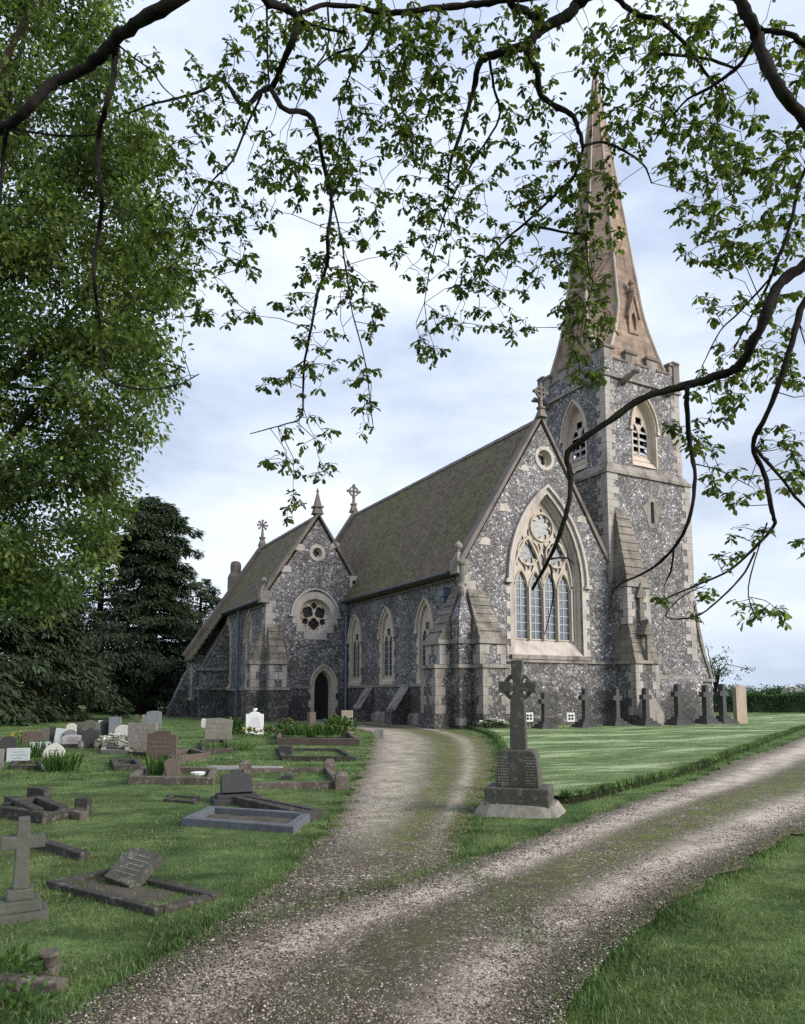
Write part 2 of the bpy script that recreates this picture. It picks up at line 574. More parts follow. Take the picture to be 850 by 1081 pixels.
    def build(s, name, mat, parent=None, smooth=False, bevel=0.0, recalc=True):
        me = bpy.data.meshes.new(name)
        me.from_pydata(s.v, [], s.f)
        if recalc or bevel:
            bm = bmesh.new()
            bm.from_mesh(me)
            if bevel:
                bmesh.ops.remove_doubles(bm, verts=bm.verts, dist=1e-5)
                es = [e for e in bm.edges if len(e.link_faces) == 2 and e.calc_face_angle(0) > .5]
                bmesh.ops.bevel(bm, geom=es, offset=bevel, segments=2, affect='EDGES', profile=.6)
            bmesh.ops.recalc_face_normals(bm, faces=bm.faces)
            bm.to_mesh(me)
            bm.free()
        if smooth:
            me.polygons.foreach_set('use_smooth', [True] * len(me.polygons))
        me.materials.append(mat if not isinstance(mat, str) else M[mat])
        o = bpy.data.objects.new(name, me)
        COL.objects.link(o)
        if parent is not None:
            o.parent = parent
        return o


def big_mesh(name, verts, tris, mat, parent=None):
    me = bpy.data.meshes.new(name)
    nv, nf, k = len(verts), len(tris), tris.shape[1]
    me.vertices.add(nv)
    me.vertices.foreach_set('co', np.ascontiguousarray(verts, np.float32).ravel())
    me.loops.add(nf * k)
    me.loops.foreach_set('vertex_index', np.ascontiguousarray(tris, np.int32).ravel())
    me.polygons.add(nf)
    me.polygons.foreach_set('loop_start', np.arange(nf, dtype=np.int32) * k)
    me.polygons.foreach_set('loop_total', np.full(nf, k, np.int32))
    me.update(calc_edges=True)
    me.materials.append(M[mat])
    o = bpy.data.objects.new(name, me)
    COL.objects.link(o)
    if parent is not None:
        o.parent = parent
    return o


def thing(name, label, cat, loc=(0, 0, 0), rz=0.0, group=None):
    o = bpy.data.objects.new(name, None)
    COL.objects.link(o)
    o.empty_display_size = .2
    o.location = loc
    o.rotation_euler = (0, 0, rz)
    o['label'] = label
    o['category'] = cat
    if group:
        o['group'] = group
    return o


def struct(o, kind='structure'):
    o['kind'] = kind
    return o


# 2D outlines -------------------------------------------------------
def arch(cx, w, z0, zs, h, d=0.0, dz=0.0, n=9):
    """pointed arch of span w, springing zs, rise h; grown by d"""
    R = (h * h + w * w / 4) / w
    k = R - w / 2
    Rr = R + d
    top = math.sqrt(max(Rr * Rr - k * k, 1e-6))
    a1 = math.atan2(top, k)
    lp, rp = [], []
    for i in range(n + 1):
        a = a1 * i / n
        x, z = Rr * math.cos(a) - k, Rr * math.sin(a)
        lp.append((cx - x, zs + z))
        rp.append((cx + x, zs + z))
    return [(cx - w / 2 - d, z0 - dz)] + lp + rp[:-1][::-1] + [(cx + w / 2 + d, z0 - dz)]


def circ(cx, cz, r, n=24, ry=None):
    return [(cx + r * math.cos(2 * PI * i / n), cz + (ry or r) * math.sin(2 * PI * i / n)) for i in range(n)]


def foil(cx, cz, r, k, rot=0.0, n=None, depth=.3):
    n = n or k * 10
    out = []
    for i in range(n):
        t = 2 * PI * i / n
        q = r * ((1 - depth) + depth * abs(math.cos(k * t / 2)) ** .7)
        out.append((cx + q * math.cos(t + rot), cz + q * math.sin(t + rot)))
    return out


def FW(v0):
    return lambda a, b, c: (a, v0 - c, b)


def FE(v0):
    return lambda a, b, c: (a, v0 + c, b)


def FS(u0):
    return lambda a, b, c: (u0 - c, a, b)


def FN(u0):
    return lambda a, b, c: (u0 + c, a, b)
# ================================================================== CHURCH
church = thing('church', 'flint Victorian Gothic church with tiled roofs, rose window and tall stone spire', 'church', (OX, OY, 0), TH)


def jambs(cx, w, z0, zs, h, s, extra=.14, step=.36):
    """outline of a dressed surround with long and short jamb stones"""
    a = arch(cx, w, z0, zs, h, s)
    n = max(1, int((zs - z0) / step))
    st = (zs - z0) / n
    left = []
    for i in range(n):
        e = extra if i % 2 == 0 else 0
        x = cx - w / 2 - s - e
        left += [(x, z0 + i * st), (x, z0 + (i + 1) * st)]
    right = [(2 * cx - x, z) for x, z in left][::-1]
    core = [p for p in a[1:-1]]
    return left + core[1:-1] + right


def lancets(cx, w, z0, zs, h, nl, mull=.1):
    """holes of a nl-light tracery panel inside arch(cx, w, ...)"""
    lw = (w - mull * (nl + 1)) / nl
    out = []
    for i in range(nl):
        c = cx - w / 2 + mull + lw / 2 + i * (lw + mull)
        out.append(c)
    return out, lw


def cusped(c, lw, z0, zs, h):
    p = arch(c, lw, z0, zs, h, n=8)
    # trefoil cusps: pinch the haunches
    q = []
    for i, (x, z) in enumerate(p):
        if z > zs + .001:
            t = (z - zs) / h
            k = 1 - .22 * math.exp(-((t - .42) / .14) ** 2)
            x = c + (x - c) * k
        q.append((x, z))
    return q


def window(fr, cx, w, z0, zs, h, surround=.2, depth=.42, inset=.14, lights=2, hood=True, louvre=False, sill_drop=.35, tz=None, mat='cream', glass='glass_dark', extra=.14, ledge=True):
    o = MB()
    op = arch(cx, w, z0, zs, h)
    o.plate(fr, jambs(cx, w, z0, zs, h, surround, extra), [op], -.12, .025)
    # splayed reveal with a sloped sill
    inn = arch(cx, w, z0 + sill_drop, zs, h, -inset)
    mid = arch(cx, w, z0 + sill_drop * .45, zs, h, -inset * .45)
    o.loft([fr(a, b, .025) for a, b in op], [fr(a, b, -depth * .45) for a, b in mid])
    o.loft([fr(a, b, -depth * .45 - .03) for a, b in arch(cx, w, z0 + sill_drop * .5, zs, h, -inset * .3)], [fr(a, b, -depth) for a, b in inn])
    if hood:
        hp = arch(cx, w, zs - .05, zs, h, surround + .05)
        o.bar(fr, hp[1:-1], .09, -.02, .12)
        for sx in (-1, 1):
            x = cx + sx * (w / 2 + surround + .06)
            o.plate(fr, [(x - .11, zs - .16), (x + .11, zs - .16), (x + .11, zs + .02), (x - .11, zs + .02)], (), 0, .13)
    if ledge: o.plate(fr, [(cx - w / 2 - surround, z0 - .17), (cx + w / 2 + surround, z0 - .17), (cx + w / 2 + surround, z0 - .002), (cx - w / 2 - surround, z0 - .002)], (), -.05, .09)
    win = o.build('window', mat, church)
    # tracery
    iw = w - 2 * inset + .04
    ih = h - inset * 1.0
    iz0 = z0 + sill_drop - .04
    t = MB()
    outer = arch(cx, iw, iz0, zs, ih)
    cs, lw = lancets(cx, iw, iz0, zs, ih, lights, .075 if lights == 2 else .12)
    holes = []
    if lights == 2:
        lh = lw * .95
        lz = (tz if tz else zs - .1)
        for c in cs:
            holes.append(cusped(c, lw, iz0 + .05, lz, lh))
        rr = iw * .19
        holes.append(foil(cx, lz + lh + rr * .75, rr, 4, PI / 4))
    t.plate(fr, outer, holes, -depth - .02, -depth + .05)
    t.build('tracery', mat, win)
    g = MB()
    if louvre:
        for c in cs:
            z = iz0 + .1
            while z < lz + lh - .05:
                ww = lw / 2 - .01
                p = [(c - ww, z), (c + ww, z), (c + ww, z + .03), (c - ww, z + .03)]
                g.add([fr(c - ww, z, -depth + .02), fr(c + ww, z, -depth + .02), fr(c + ww, z + .28, -depth - .32), fr(c - ww, z + .28, -depth - .32),
                       fr(c - ww, z + .07, -depth + .02), fr(c + ww, z + .07, -depth + .02), fr(c + ww, z + .35, -depth - .32), fr(c - ww, z + .35, -depth - .32)],
                      [(0, 1, 2, 3), (7, 6, 5, 4), (0, 4, 5, 1), (1, 5, 6, 2), (2, 6, 7, 3), (3, 7, 4, 0)])
                z += .4
        g.build('louvre', 'slate', win)
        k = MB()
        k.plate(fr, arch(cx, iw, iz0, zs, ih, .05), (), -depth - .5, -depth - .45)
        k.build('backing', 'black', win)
    else:
        g.plate(fr, arch(cx, iw, iz0, zs, ih, -.02), (), -depth - .03, -depth + .0)
        gl = g.build('glass', glass, win)
        l = MB()
        for c in cs:
            l.bar(fr, [(c, iz0), (c, lz + lh * .6)], .018, -depth, -depth + .02)
            z = iz0 + .3
            while z < lz + lh * .4:
                l.bar(fr, [(c - lw / 2, z), (c + lw / 2, z)], .018, -depth, -depth + .02)
                z += .33
        l.build('lead_bar', 'lead', win)
    return arch(cx, w, z0, zs, h, .05, .05)


def cut(op, e=.015):
    return op


SL = 1.6            # slope of the nave roof
EZ = 7.4            # eaves
RZ = EZ + 4.6 * SL

# --- nave: side wall with three lancets
spec = [(3.3, 1.25, 2.3, 4.75, 1.25), (7.4, 1.25, 2.3, 4.75, 1.25), (11.45, 1.25, 2.3, 4.75, 1.25)]
holes = [window(FS(0), c, w, z0, zs, h, .16, .15, .05, tz=4.3, sill_drop=.3, extra=.1) for c, w, z0, zs, h in spec]
w = MB()
w.plate(FS(0), [(.6, -.7), (22, -.7), (22, EZ), (.6, EZ)], holes, -.6, 0)
w.build('side_wall', 'flint_dark', church)

# --- main gable with the great window
GW = dict(cx=4.88, w=4.15, z0=3.45, zs=6.95, h=4.35)
rz_hole = circ(4.8, 13.05, .48)
hole = arch(GW['cx'], GW['w'], GW['z0'], GW['zs'], GW['h'], .05, .05)
w = MB()
w.plate(FW(0), [(0, -.7), (9.2, -.7), (9.2, EZ), (4.6, RZ), (0, EZ)], [hole, rz_hole], -.6, 0)
w.build('gable_wall', 'flint', church)
w = MB()
w.plate(FE(21.4), [(0, -.7), (9.2, -.7), (9.2, EZ), (4.6, RZ), (0, EZ)], (), 0, .6)
w.box(8.6, 9.2, .62, 21.4, -.7, EZ)
w.build('gable_wall', 'flint_dark', church)


def great_window():
    fr = FW(0)
    cx, w, z0, zs, h = (GW[k] for k in ('cx', 'w', 'z0', 'zs', 'h'))
    o = MB()
    op = arch(cx, w, z0, zs, h)
    o.plate(fr, jambs(cx, w, z0, zs, h, .24, .2, .34), [op], -.12, .025)
    drop, depth, inset = .78, .55, .3
    prev = [fr(a, b, .025) for a, b in op]
    for k, (f, dd) in enumerate(((.0, -.14), (.33, -.17), (.36, -.32), (.66, -.35), (.7, -.5), (1, -.55))):
        cur = [fr(a, b, dd) for a, b in arch(cx, w, z0 + drop * (-dd / .55), zs, h, -inset * f)]
        o.loft(prev, cur)
        prev = cur
    hp = arch(cx, w, zs - .06, zs, h, .3)
    o.bar(fr, hp[1:-1], .15, -.02, .15)
    for sx in (-1, 1):
        x = cx + sx * (w / 2 + .33)
        o.plate(fr, [(x - .2, zs - .18), (x + .2, zs - .18), (x + .16, zs + .0), (x - .16, zs + .0)], (), 0, .18)
    win = o.build('window', 'pale', church)
    s = MB()
    s.plate(fr, [(cx - w / 2 - .24, z0 - .2), (cx + w / 2 + .24, z0 - .2), (cx + w / 2 + .24, z0 - .003), (cx - w / 2 - .24, z0 - .003)], (), -.05, .12)
    s.build('sill', 'grey', win)
    # tracery panel
    iw, ih = w - 2 * inset + .06, h - inset
    iz = z0 + drop - .04
    R = iw / 2
    t = MB()
    outer = arch(cx, iw, iz, zs, ih)
    cs, lw = lancets(cx, iw, iz, zs, ih, 4, .14)
    holes = []
    lz = 6.62
    for c in cs:
        holes.append(cusped(c, lw, iz + .06, lz, .85))
    rings = []
    for sx in (-1, 1):
        c = cx + sx * iw * .235
        holes.append(foil(c, 8.42, .58, 8, PI / 8, 80, .4))
        rings.append((c, 8.42, .63))
        holes.append(foil(c, 7.66, .11, 3, -PI / 2, 30, .3))
        for s2 in (-1, 1):
            holes.append([(c + s2 * .2, 7.42), (c + s2 * .36, 7.78), (c + s2 * .24, 7.86), (c + s2 * .13, 7.6)])
        holes.append([(c - sx * .78, 7.75), (c - sx * .62, 8.15), (c - sx * .84, 8.42), (c - sx * .9, 8.0)])
        holes.append([(c + sx * .62, 7.72), (c + sx * .72, 7.72), (c + sx * .66, 8.1)])
    holes.append(foil(cx, 9.72, .63, 8, PI / 8, 100, .4))
    rings.append((cx, 9.72, .68))
    for sx in (-1, 1):
        holes.append([(cx + sx * .14, 8.25), (cx + sx * .3, 8.75), (cx + sx * .14, 8.95), (cx + sx * .05, 8.7)])
        holes.append([(cx + sx * .75, 9.2), (cx + sx * .98, 9.3), (cx + sx * .78, 9.62)])
    holes.append(foil(cx, 10.56, .09, 3, PI / 2, 24, .3))
    for sx in (-1, 1):
        holes.append([(cx + sx * .42, 8.95), (cx + sx * .6, 9.05), (cx + sx * .5, 9.16)])
        holes.append([(cx + sx * .1, 7.35), (cx + sx * .2, 7.75), (cx + sx * .1, 8.1), (cx + sx * .05, 7.75)])
        holes.append([(cx + sx * 1.08, 9.0), (cx + sx * 1.3, 8.95), (cx + sx * 1.12, 9.25)])
    t.plate(fr, outer, holes, -.6, -.47)
    # raised mouldings over the panel
    for (a, b, r) in rings:
        t.bar(fr, circ(a, b, r, 32), .07, -.48, -.38, True)
    for c in cs:
        t.bar(fr, arch(c, lw + .05, lz, lz, .92)[1:-1], .05, -.48, -.4)
    for sx in (-1, 1):
        c = cx + sx * iw * .25
        t.bar(fr, arch(c, iw * .5 - .04, 6.9, 6.9, 2.25)[1:-1], .09, -.48, -.36)
    for i in range(5):
        x = cx - iw / 2 + .07 + i * (lw + .14)
        t.bar(fr, [(x, iz), (x, lz + .15)], .09, -.48, -.34)
    t.build('tracery', 'tracery', win)
    g = MB()
    g.plate(fr, arch(cx, iw, iz, zs, ih, -.02), (), -.58, -.54)
    g.build('glass', 'glass', win)
    l = MB()
    for c in cs:
        l.bar(fr, [(c, iz), (c, lz + .6)], .035, -.545, -.51)
        z = iz + .42
        while z < lz + .4:
            l.bar(fr, [(c - lw / 2, z), (c + lw / 2, z)], .035, -.545, -.51)
            z += .4
    l.build('lead_bar', 'lead', win)


great_window()


def round_window(fr, cx, cz, r_out, r_in, holes, name='round_window', mat='pale', square=True, hood=False, depth=.3):
    o = MB()
    outer = circ(cx, cz, r_out, 40)
    if square:      # stepped blocks along the lower half
        q = []
        k = r_out
        st = [(-k, 0.06 * k), (-k, -.34 * k), (-.82 * k, -.34 * k), (-.82 * k, -.68 * k), (-.5 * k, -.68 * k), (-.5 * k, -.98 * k),
              (.5 * k, -.98 * k), (.5 * k, -.68 * k), (.82 * k, -.68 * k), (.82 * k, -.34 * k), (k, -.34 * k), (k, .06 * k)]
        q = [(cx + a, cz + b) for a, b in st]
        q += [(cx + k * math.cos(a), cz + k * math.sin(a)) for a in [PI * i / 20 for i in range(1, 20)]]
        outer = q
    o.plate(fr, outer, [circ(cx, cz, r_in * 1.12, 40)], -.1, .03)
    o.loft([fr(a, b, .03) for a, b in circ(cx, cz, r_in * 1.12, 40)], [fr(a, b, -depth) for a, b in circ(cx, cz, r_in, 40)])
    if hood:
        pts = [(cx + (r_out + .06) * math.cos(a), cz + (r_out + .06) * math.sin(a) + .1 * max(0, math.sin(a)) ** 6) for a in [PI * i / 24 for i in range(25)]]
        o.bar(fr, pts, .1, -.02, .12)
        for sx in (-1, 1):
            o.plate(fr, [(cx + sx * (r_out + .06) - .16, cz - .1), (cx + sx * (r_out + .06) + .16, cz - .1), (cx + sx * (r_out + .06) + .16, cz + .02), (cx + sx * (r_out + .06) - .16, cz + .02)], (), 0, .13)
    win = o.build(name, mat, church)
    t = MB()
    t.plate(fr, circ(cx, cz, r_in * 1.03, 40), holes, -depth - .08, -depth + .06)
    t.build('tracery', 'cream', win)
    g = MB()
    g.plate(fr, circ(cx, cz, r_in * 1.03, 40), (), -depth - .14, -depth - .1)
    g.build('glass', 'glass_dark', win)


round_window(FW(0), 4.8, 13.05, .6, .38, [foil(4.8, 13.05, .3, 4, PI / 4)], square=False)

# --- nave roof
def roof(x0, z0, xr, zr, x1, z1, v0, v1, over=.3, th=.16, name='roof'):
    r = MB()
    for xe, ze, sg in ((x0, z0, -1), (x1, z1, 1)):
        k = (zr - ze) / abs(xr - xe)
        xe2, ze2 = xe + sg * over, ze - over * k
        r.add([(xe2, v0, ze2), (xr, v0, zr), (xr, v1, zr), (xe2, v1, ze2), (xe2, v0, ze2 + th), (xr, v0, zr + th * 1.6), (xr, v1, zr + th * 1.6), (xe2, v1, ze2 + th)],
              [(0, 1, 2, 3), (7, 6, 5, 4), (0, 4, 5, 1), (1, 5, 6, 2), (2, 6, 7, 3), (3, 7, 4, 0)])
    ro = r.build(name, 'tiles', church)
    rd = MB()
    n = int((v1 - v0) / .45)
    for i in range(n):
        a = v0 + (v1 - v0) * i / n
        b = v0 + (v1 - v0) * (i + 1) / n - .015
        e = rnd.uniform(-.008, .008)
        rd.add([(xr - .16, a, zr + .1 + e), (xr, a, zr + .36 + e), (xr + .16, a, zr + .1 + e), (xr - .16, b, zr + .1 + e), (xr, b, zr + .36 + e), (xr + .16, b, zr + .1 + e)],
               [(0, 1, 2), (5, 4, 3), (0, 3, 4, 1), (1, 4, 5, 2), (2, 5, 3, 0)])
    rd.build('ridge', 'coping', ro)
    return ro


roof(0, EZ + .02, 4.6, RZ + .02, 9.2, EZ + .02, .3, 21.6, name='nave_roof')


def coping(fr, pts, w=.3, up=.42, c0=-.42, c1=.09, name='coping', mat='coping'):
    """gable coping along pts in the plane of the gable"""
    o = MB()
    p = [(a, b + up - w * .5) for a, b in pts]
    o.bar(fr, p, w, c0, c1)
    return o.build(name, mat, church)


coping(FW(0), [(-.12, EZ - .1), (4.6, RZ + .1), (9.3, EZ - .2)], .22, .38)
coping(FE(21.85), [(-.1, EZ), (4.6, RZ + .2), (9.3, EZ)], .4, .5)


def kneeler(x, z, y0, y1, sg):
    o = MB()
    o.box(x - .28, x + .28, y0, y1, z - .55, z + .12)
    o.frust((x - .2, x + .2, y0 + .1, y1 - .1), z + .12, (x - .12, x + .12, y0 + .2, y1 - .2), z + .45)
    o.lathe((x, (y0 + y1) / 2, z + .45), [(.07, 0), (.07, .12), (.17, .22), (.19, .34), (.1, .46), (.02, .52)], 8)
    o.build('kneeler', 'grey', church, bevel=.02)


kneeler(-.1, EZ + .12, -.12, .5, -1)


def ring_cross(c, axis, z, s, name='finial', mat='coping', star=False):
    """gable cross: stepped foot, stem and a wheel head in the gable plane"""
    o = MB()
    x, y = c
    o.frust((x - .28 * s, x + .28 * s, y - .28 * s, y + .28 * s), z, (x - .12 * s, x + .12 * s, y - .12 * s, y + .12 * s), z + .55 * s)
    o.box(x - .2 * s, x + .2 * s, y - .2 * s, y + .2 * s, z + .55 * s, z + .68 * s)
    o.frust((x - .1 * s, x + .1 * s, y - .1 * s, y + .1 * s), z + .68 * s, (x - .06 * s, x + .06 * s, y - .06 * s, y + .06 * s), z + 1.25 * s)
    fr = lambda a, b, q: (x + a, y + q, b)
    hz = z + 1.62 * s
    if star:
        for i in range(4):
            a = PI / 4 * i
            r = (.42 if i % 2 == 0 else .34) * s
            o.bar(fr, [(-r * math.cos(a), hz - r * math.sin(a)), (r * math.cos(a), hz + r * math.sin(a))], .09 * s, -.06 * s, .06 * s)
        for i in range(8):
            a = PI / 4 * i
            o.plate(fr, circ(.36 * s * math.cos(a), hz + .36 * s * math.sin(a), .085 * s, 8), (), -.07 * s, .07 * s)
    else:
        o.bar(fr, circ(0, hz, .34 * s, 20), .1 * s, -.06 * s, .06 * s, True)
        for i in range(2):
            a = PI / 2 * i
            r = .5 * s
            o.bar(fr, [(-r * math.cos(a), hz - r * math.sin(a)), (r * math.cos(a), hz + r * math.sin(a))], .12 * s, -.075 * s, .075 * s)
        for i in range(4):
            a = PI / 2 * i
            o.plate(fr, circ(.46 * s * math.cos(a), hz + .46 * s * math.sin(a), .11 * s, 8), (), -.085 * s, .085 * s)
    return o.build(name, mat, church)


ring_cross((4.6, -.05), 0, RZ + .3, .8, mat='coping')
ring_cross((4.6, 21.95), 0, RZ + .5, 1.0, mat='coping')

# string courses, plinth
o = MB()
o.box(-.09, 0, .62, 12.75, 2.0, 2.13)
o.frust((-.12, .0, .62, 12.75), -.6, (-.12, .0, .62, 12.75), .55)
o.frust((-.12, .0, .62, 12.75), .55, (-.0, .0, .62, 12.75), .7)
o.build('string_course', 'grey', church)
o = MB()
o.box(1.42, 8.72, -.1, 0, 3.1, 3.22)
o.build('string_course', 'grey', church)
o = MB()
o.frust((1.42, 8.72, -.14, 0), -.6, (1.42, 8.72, -.14, 0), .5)
o.frust((1.42, 8.72, -.14, 0), .5, (1.42, 8.72, 0, 0), .68)
o.build('plinth', 'flint', church)

# low raking buttresses of the nave side
for v in (5.35, 9.45):
    o = MB()
    o.add([(-1.0, v - .4, -.6), (0, v - .4, -.6), (0, v - .4, 2.0), (-.75, v - .4, .9), (-1.0, v - .4, .75), (-1.0, v + .4, -.6), (0, v + .4, -.6), (0, v + .4, 2.0), (-.75, v + .4, .9), (-1.0, v + .4, .75)],
          [(0, 1, 2, 3, 4), (9, 8, 7, 6, 5), (0, 5, 6, 1), (1, 6, 7, 2), (2, 7, 8, 3), (3, 8, 9, 4), (4, 9, 5, 0)])
    b = o.build('buttress', 'flint_dark', church)
    o = MB()
    o.add([(-.82, v - .46, .92), (.0, v - .46, 2.1), (0, v + .46, 2.1), (-.82, v + .46, .92), (-.82, v - .46, .82), (.0, v - .46, 2.0), (0, v + .46, 2.0), (-.82, v + .46, .82)],
          [(0, 1, 2, 3), (7, 6, 5, 4), (0, 4, 5, 1), (1, 5, 6, 2), (2, 6, 7, 3), (3, 7, 4, 0)])
    o.build('weathering', 'grey', b)


def quoins(corner, du, dv, z0, z1, mat='quoin', l1=.62, l2=.34, h=.36, proud=.02, name='quoins'):
    """alternating corner stones; du, dv = the way the two faces run (+1 or -1)"""
    x, y = corner
    o = MB()
    n = max(1, int(round((z1 - z0) / h)))
    st = (z1 - z0) / n
    for i in range(n):
        a, b = (l1, l2) if i % 2 else (l2, l1)
        a *= rnd.uniform(.88, 1.1)
        b *= rnd.uniform(.88, 1.1)
        g = rnd.uniform(-.006, .006)
        x0, x1 = sorted((x - du * (proud + g), x + du * a))
        y0, y1 = sorted((y - dv * (proud + g), y + dv * b))
        o.box(x0, x1, y0, y1, z0 + i * st + .006, z0 + (i + 1) * st - .006)
    return o.build(name, mat, church)


quoins((0, 0), 1, 1, 5.9, EZ - .3)


def stepped_weathering(fr, a0, a1, z0, z1, c_lo, c_hi, a0t=None, a1t=None, n=6, mat='weather', parent=None, name='weathering'):
    """courses of sloping stones stepping back up a buttress"""
    o = MB()
    a0t = a0 if a0t is None else a0t
    a1t = a1 if a1t is None else a1t
    for i in range(n):
        t0, t1 = i / n, (i + 1) / n
        zz0, zz1 = z0 + (z1 - z0) * t0, z0 + (z1 - z0) * t1
        L0, R0 = a0 + (a0t - a0) * t0, a1 + (a1t - a1) * t0
        L1, R1 = a0 + (a0t - a0) * t1, a1 + (a1t - a1) * t1
        C0, C1 = c_lo + (c_hi - c_lo) * t0 + .045, c_lo + (c_hi - c_lo) * t1
        o.add([fr(L0, zz0, -.02), fr(R0, zz0, -.02), fr(R0, zz0, C0), fr(L0, zz0, C0), fr(L1, zz1, -.02), fr(R1, zz1, -.02), fr(R1, zz1, max(C1, .0)), fr(L1, zz1, max(C1, .0))],
              [(0, 1, 2, 3), (7, 6, 5, 4), (0, 4, 5, 1), (1, 5, 6, 2), (2, 6, 7, 3), (3, 7, 4, 0)])
    return o.build(name, mat, parent or church)


def slab(fr, a0, a1, z0, z1, c0, c1):
    return [fr(a0, z0, c0), fr(a1, z0, c0), fr(a1, z1, c0), fr(a0, z1, c0), fr(a0, z0, c1), fr(a1, z0, c1), fr(a1, z1, c1), fr(a0, z1, c1)], \
           [(0, 1, 2, 3), (7, 6, 5, 4), (0, 4, 5, 1), (1, 5, 6, 2), (2, 6, 7, 3), (3, 7, 4, 0)]


def blocks(fr, a0, a1, z0, z1, c, name='quoins', parent=None, both=True, h=.38, mat='quoin'):
    """long and short stones at the front edges of a buttress, reaching round its sides"""
    n = max(1, int(round((z1 - z0) / h)))
    st = (z1 - z0) / n
    for e, sg in ((a0, 1), (a1, -1)):
        o = MB()
        for i in range(n):
            l = (.46 if i % 2 else .26)
            s = (.3 if i % 2 else .5)
            A0, A1 = sorted((e - sg * .018, e + sg * l))
            o.add(*slab(fr, A0, A1, z0 + i * st + .006, z0 + (i + 1) * st - .006, c - s, c + .02))
        o.build(name, mat, parent)


def angle_buttress(fr, a0, a1, mat, pb=1.45, pm=1.2, top=6.35):
    o = MB()
    o.add(*slab(fr, a0 - .06, a1 + .06, -.7, .75, -.02, pb + .12))
    o.add(*slab(fr, a0, a1, .75, 2.75, -.02, pb))
    o.add(*slab(fr, a0 + .03, a1 - .03, 2.9, 3.8, -.02, pm))
    b = o.build('buttress', mat, church)
    s = MB()
    s.add(*slab(fr, a0 - .08, a1 + .08, 2.75, 2.9, -.02, pb + .1))
    s.build('string_course', 'grey', b)
    s = MB()
    s.add(*slab(fr, a0 - .07, a1 + .07, 3.8, 3.98, -.02, pm + .12))
    s.build('string_course', 'grey', b)
    blocks(fr, a0, a1, .78, 2.73, pb, parent=b, mat='grey')
    blocks(fr, a0 + .03, a1 - .03, 2.92, 3.78, pm, parent=b)
    stepped_weathering(fr, a0, a1, 3.98, top, pm + .05, .0, a0 + .18, a1 - .35, 6, parent=b)
    return b


angle_buttress(FW(0), .02, 1.4, 'flint')
angle_buttress(FS(0), .02, 1.25, 'flint_dark')
o = MB()
o.box(-.62, .0, -.62, .0, -.7, 5.0)
o.frust((-.62, .0, -.62, .0), 5.0, (-.06, .0, -.06, .0), 6.25)
b = o.build('corner_pier', 'flint_dark', church)
o = MB()
o.box(-.7, .0, -.7, .0, 2.76, 2.91)
o.box(-.7, .0, -.7, .0, 3.81, 3.99)
o.box(-.64, -.3, -.64, -.3, .3, .62)
o.build('string_course', 'grey', b)
o = MB()                                     # carved head and niche shaft over the corner
o.tube([(-.1, -.1, 5.9), (-.22, -.22, 6.2), (-.3, -.3, 6.42)], [.1, .17, .13], 8)
o.lathe((-.12, -.12, 6.4), [(.2, 0), (.24, .08), (.14, .14), (.13, .9), (.22, 1.0), (.24, 1.1)], 8)
o.build('carved_head', 'grey', b)

# --- gutters and downpipes
def gutter(fr, a0, a1, z, c):
    o = MB()
    pts = [fr(a0, z, c), fr(a1, z, c)]
    o.tube(pts, .085, 10)
    return o.build('gutter', 'gutter', church)


gutter(FS(0), .55, 12.6, EZ - .32, .42)
o = MB()
o.add(*slab(FS(0), .6, 12.75, EZ - .42, EZ - .12, -.02, .14))
o.add(*slab(FS(0), .6, 12.75, EZ - .6, EZ - .46, -.02, .07))
o.build('cornice', 'coping', church)


def downpipe(fr, a, z0, z1, c, hopper=True, bend=None):
    o = MB()
    pts = [fr(a, z0, c), fr(a, z1, c)]
    o.tube(pts, .075, 10)
    for z in np.arange(z0 + .5, z1 - .3, 1.8):
        o.tube([fr(a, z, c), fr(a, z + .1, c)], .1, 10)
    if bend:
        o.tube([fr(a, z1 + .3, c), fr(a, z1 + .5, c), fr(a + bend, z1 + .85, c + .2), fr(a + bend, z1 + 1.0, c + .22)], .065, 8)
    p = o.build('downpipe', 'iron', church, smooth=False)
    if hopper:
        h = MB()
        q0, q1 = slab(fr, a - .12, a + .12, z1 - .3, z1 - .05, c - .12, c + .12)
        h.add(q0, q1)
        h.add(*slab(fr, a - .22, a + .22, z1 - .05, z1 + .3, c - .16, c + .2))
        h.add(*slab(fr, a - .26, a + .26, z1 + .3, z1 + .37, c - .18, c + .24))
        h.build('hopper', 'iron', p)
    return p


downpipe(FS(0), 12.45, -.2, 6.6, .14)
downpipe(FS(0), 1.35, 4.2, 6.15, .14, bend=.0)

# --- south chapel (gable to the front, ridge parallel to the nave)
TV, TE = 12.8, 23.3
TL, TX, TR = -4.96, -1.87, 1.22
TZ = 7.25
TS = 1.53
TRZ = TZ + (TX - TL) * TS
door_hole = arch(-1.42, 1.12, .0, 2.1, .95, .05)
rose_hole = circ(-1.97, 6.2, 1.08, 40)
quat_hole = circ(-1.9, 9.98, .36)
w = MB()
w.plate(FW(TV), [(TL, -.7), (TR, -.7), (TR, TZ), (TX, TRZ), (TL, TZ)], [door_hole, rose_hole, quat_hole], -.5, 0)
w.build('gable_wall', 'flint', church)
th = []
for c in (15.9, 20.6):
    th.append(window(FS(TL), c, 1.0, 2.1, 4.9, 1.45, .16, .15, .05, tz=4.5, sill_drop=.3, extra=.08))
w = MB()
w.plate(FS(TL), [(TV + .5, -.7), (TE, -.7), (TE, TZ), (TV + .5, TZ)], th, -.5, 0)
w.build('side_wall', 'flint_dark', church)
w = MB()
w.plate(FE(TE), [(TL - 2.0, -.7), (0, -.7), (0, TZ + 2), (TX, TRZ), (TL, TZ), (TL - 2.0, TZ - 2 * TS)], (), 0, .5)
w.build('gable_wall', 'flint_dark', church)
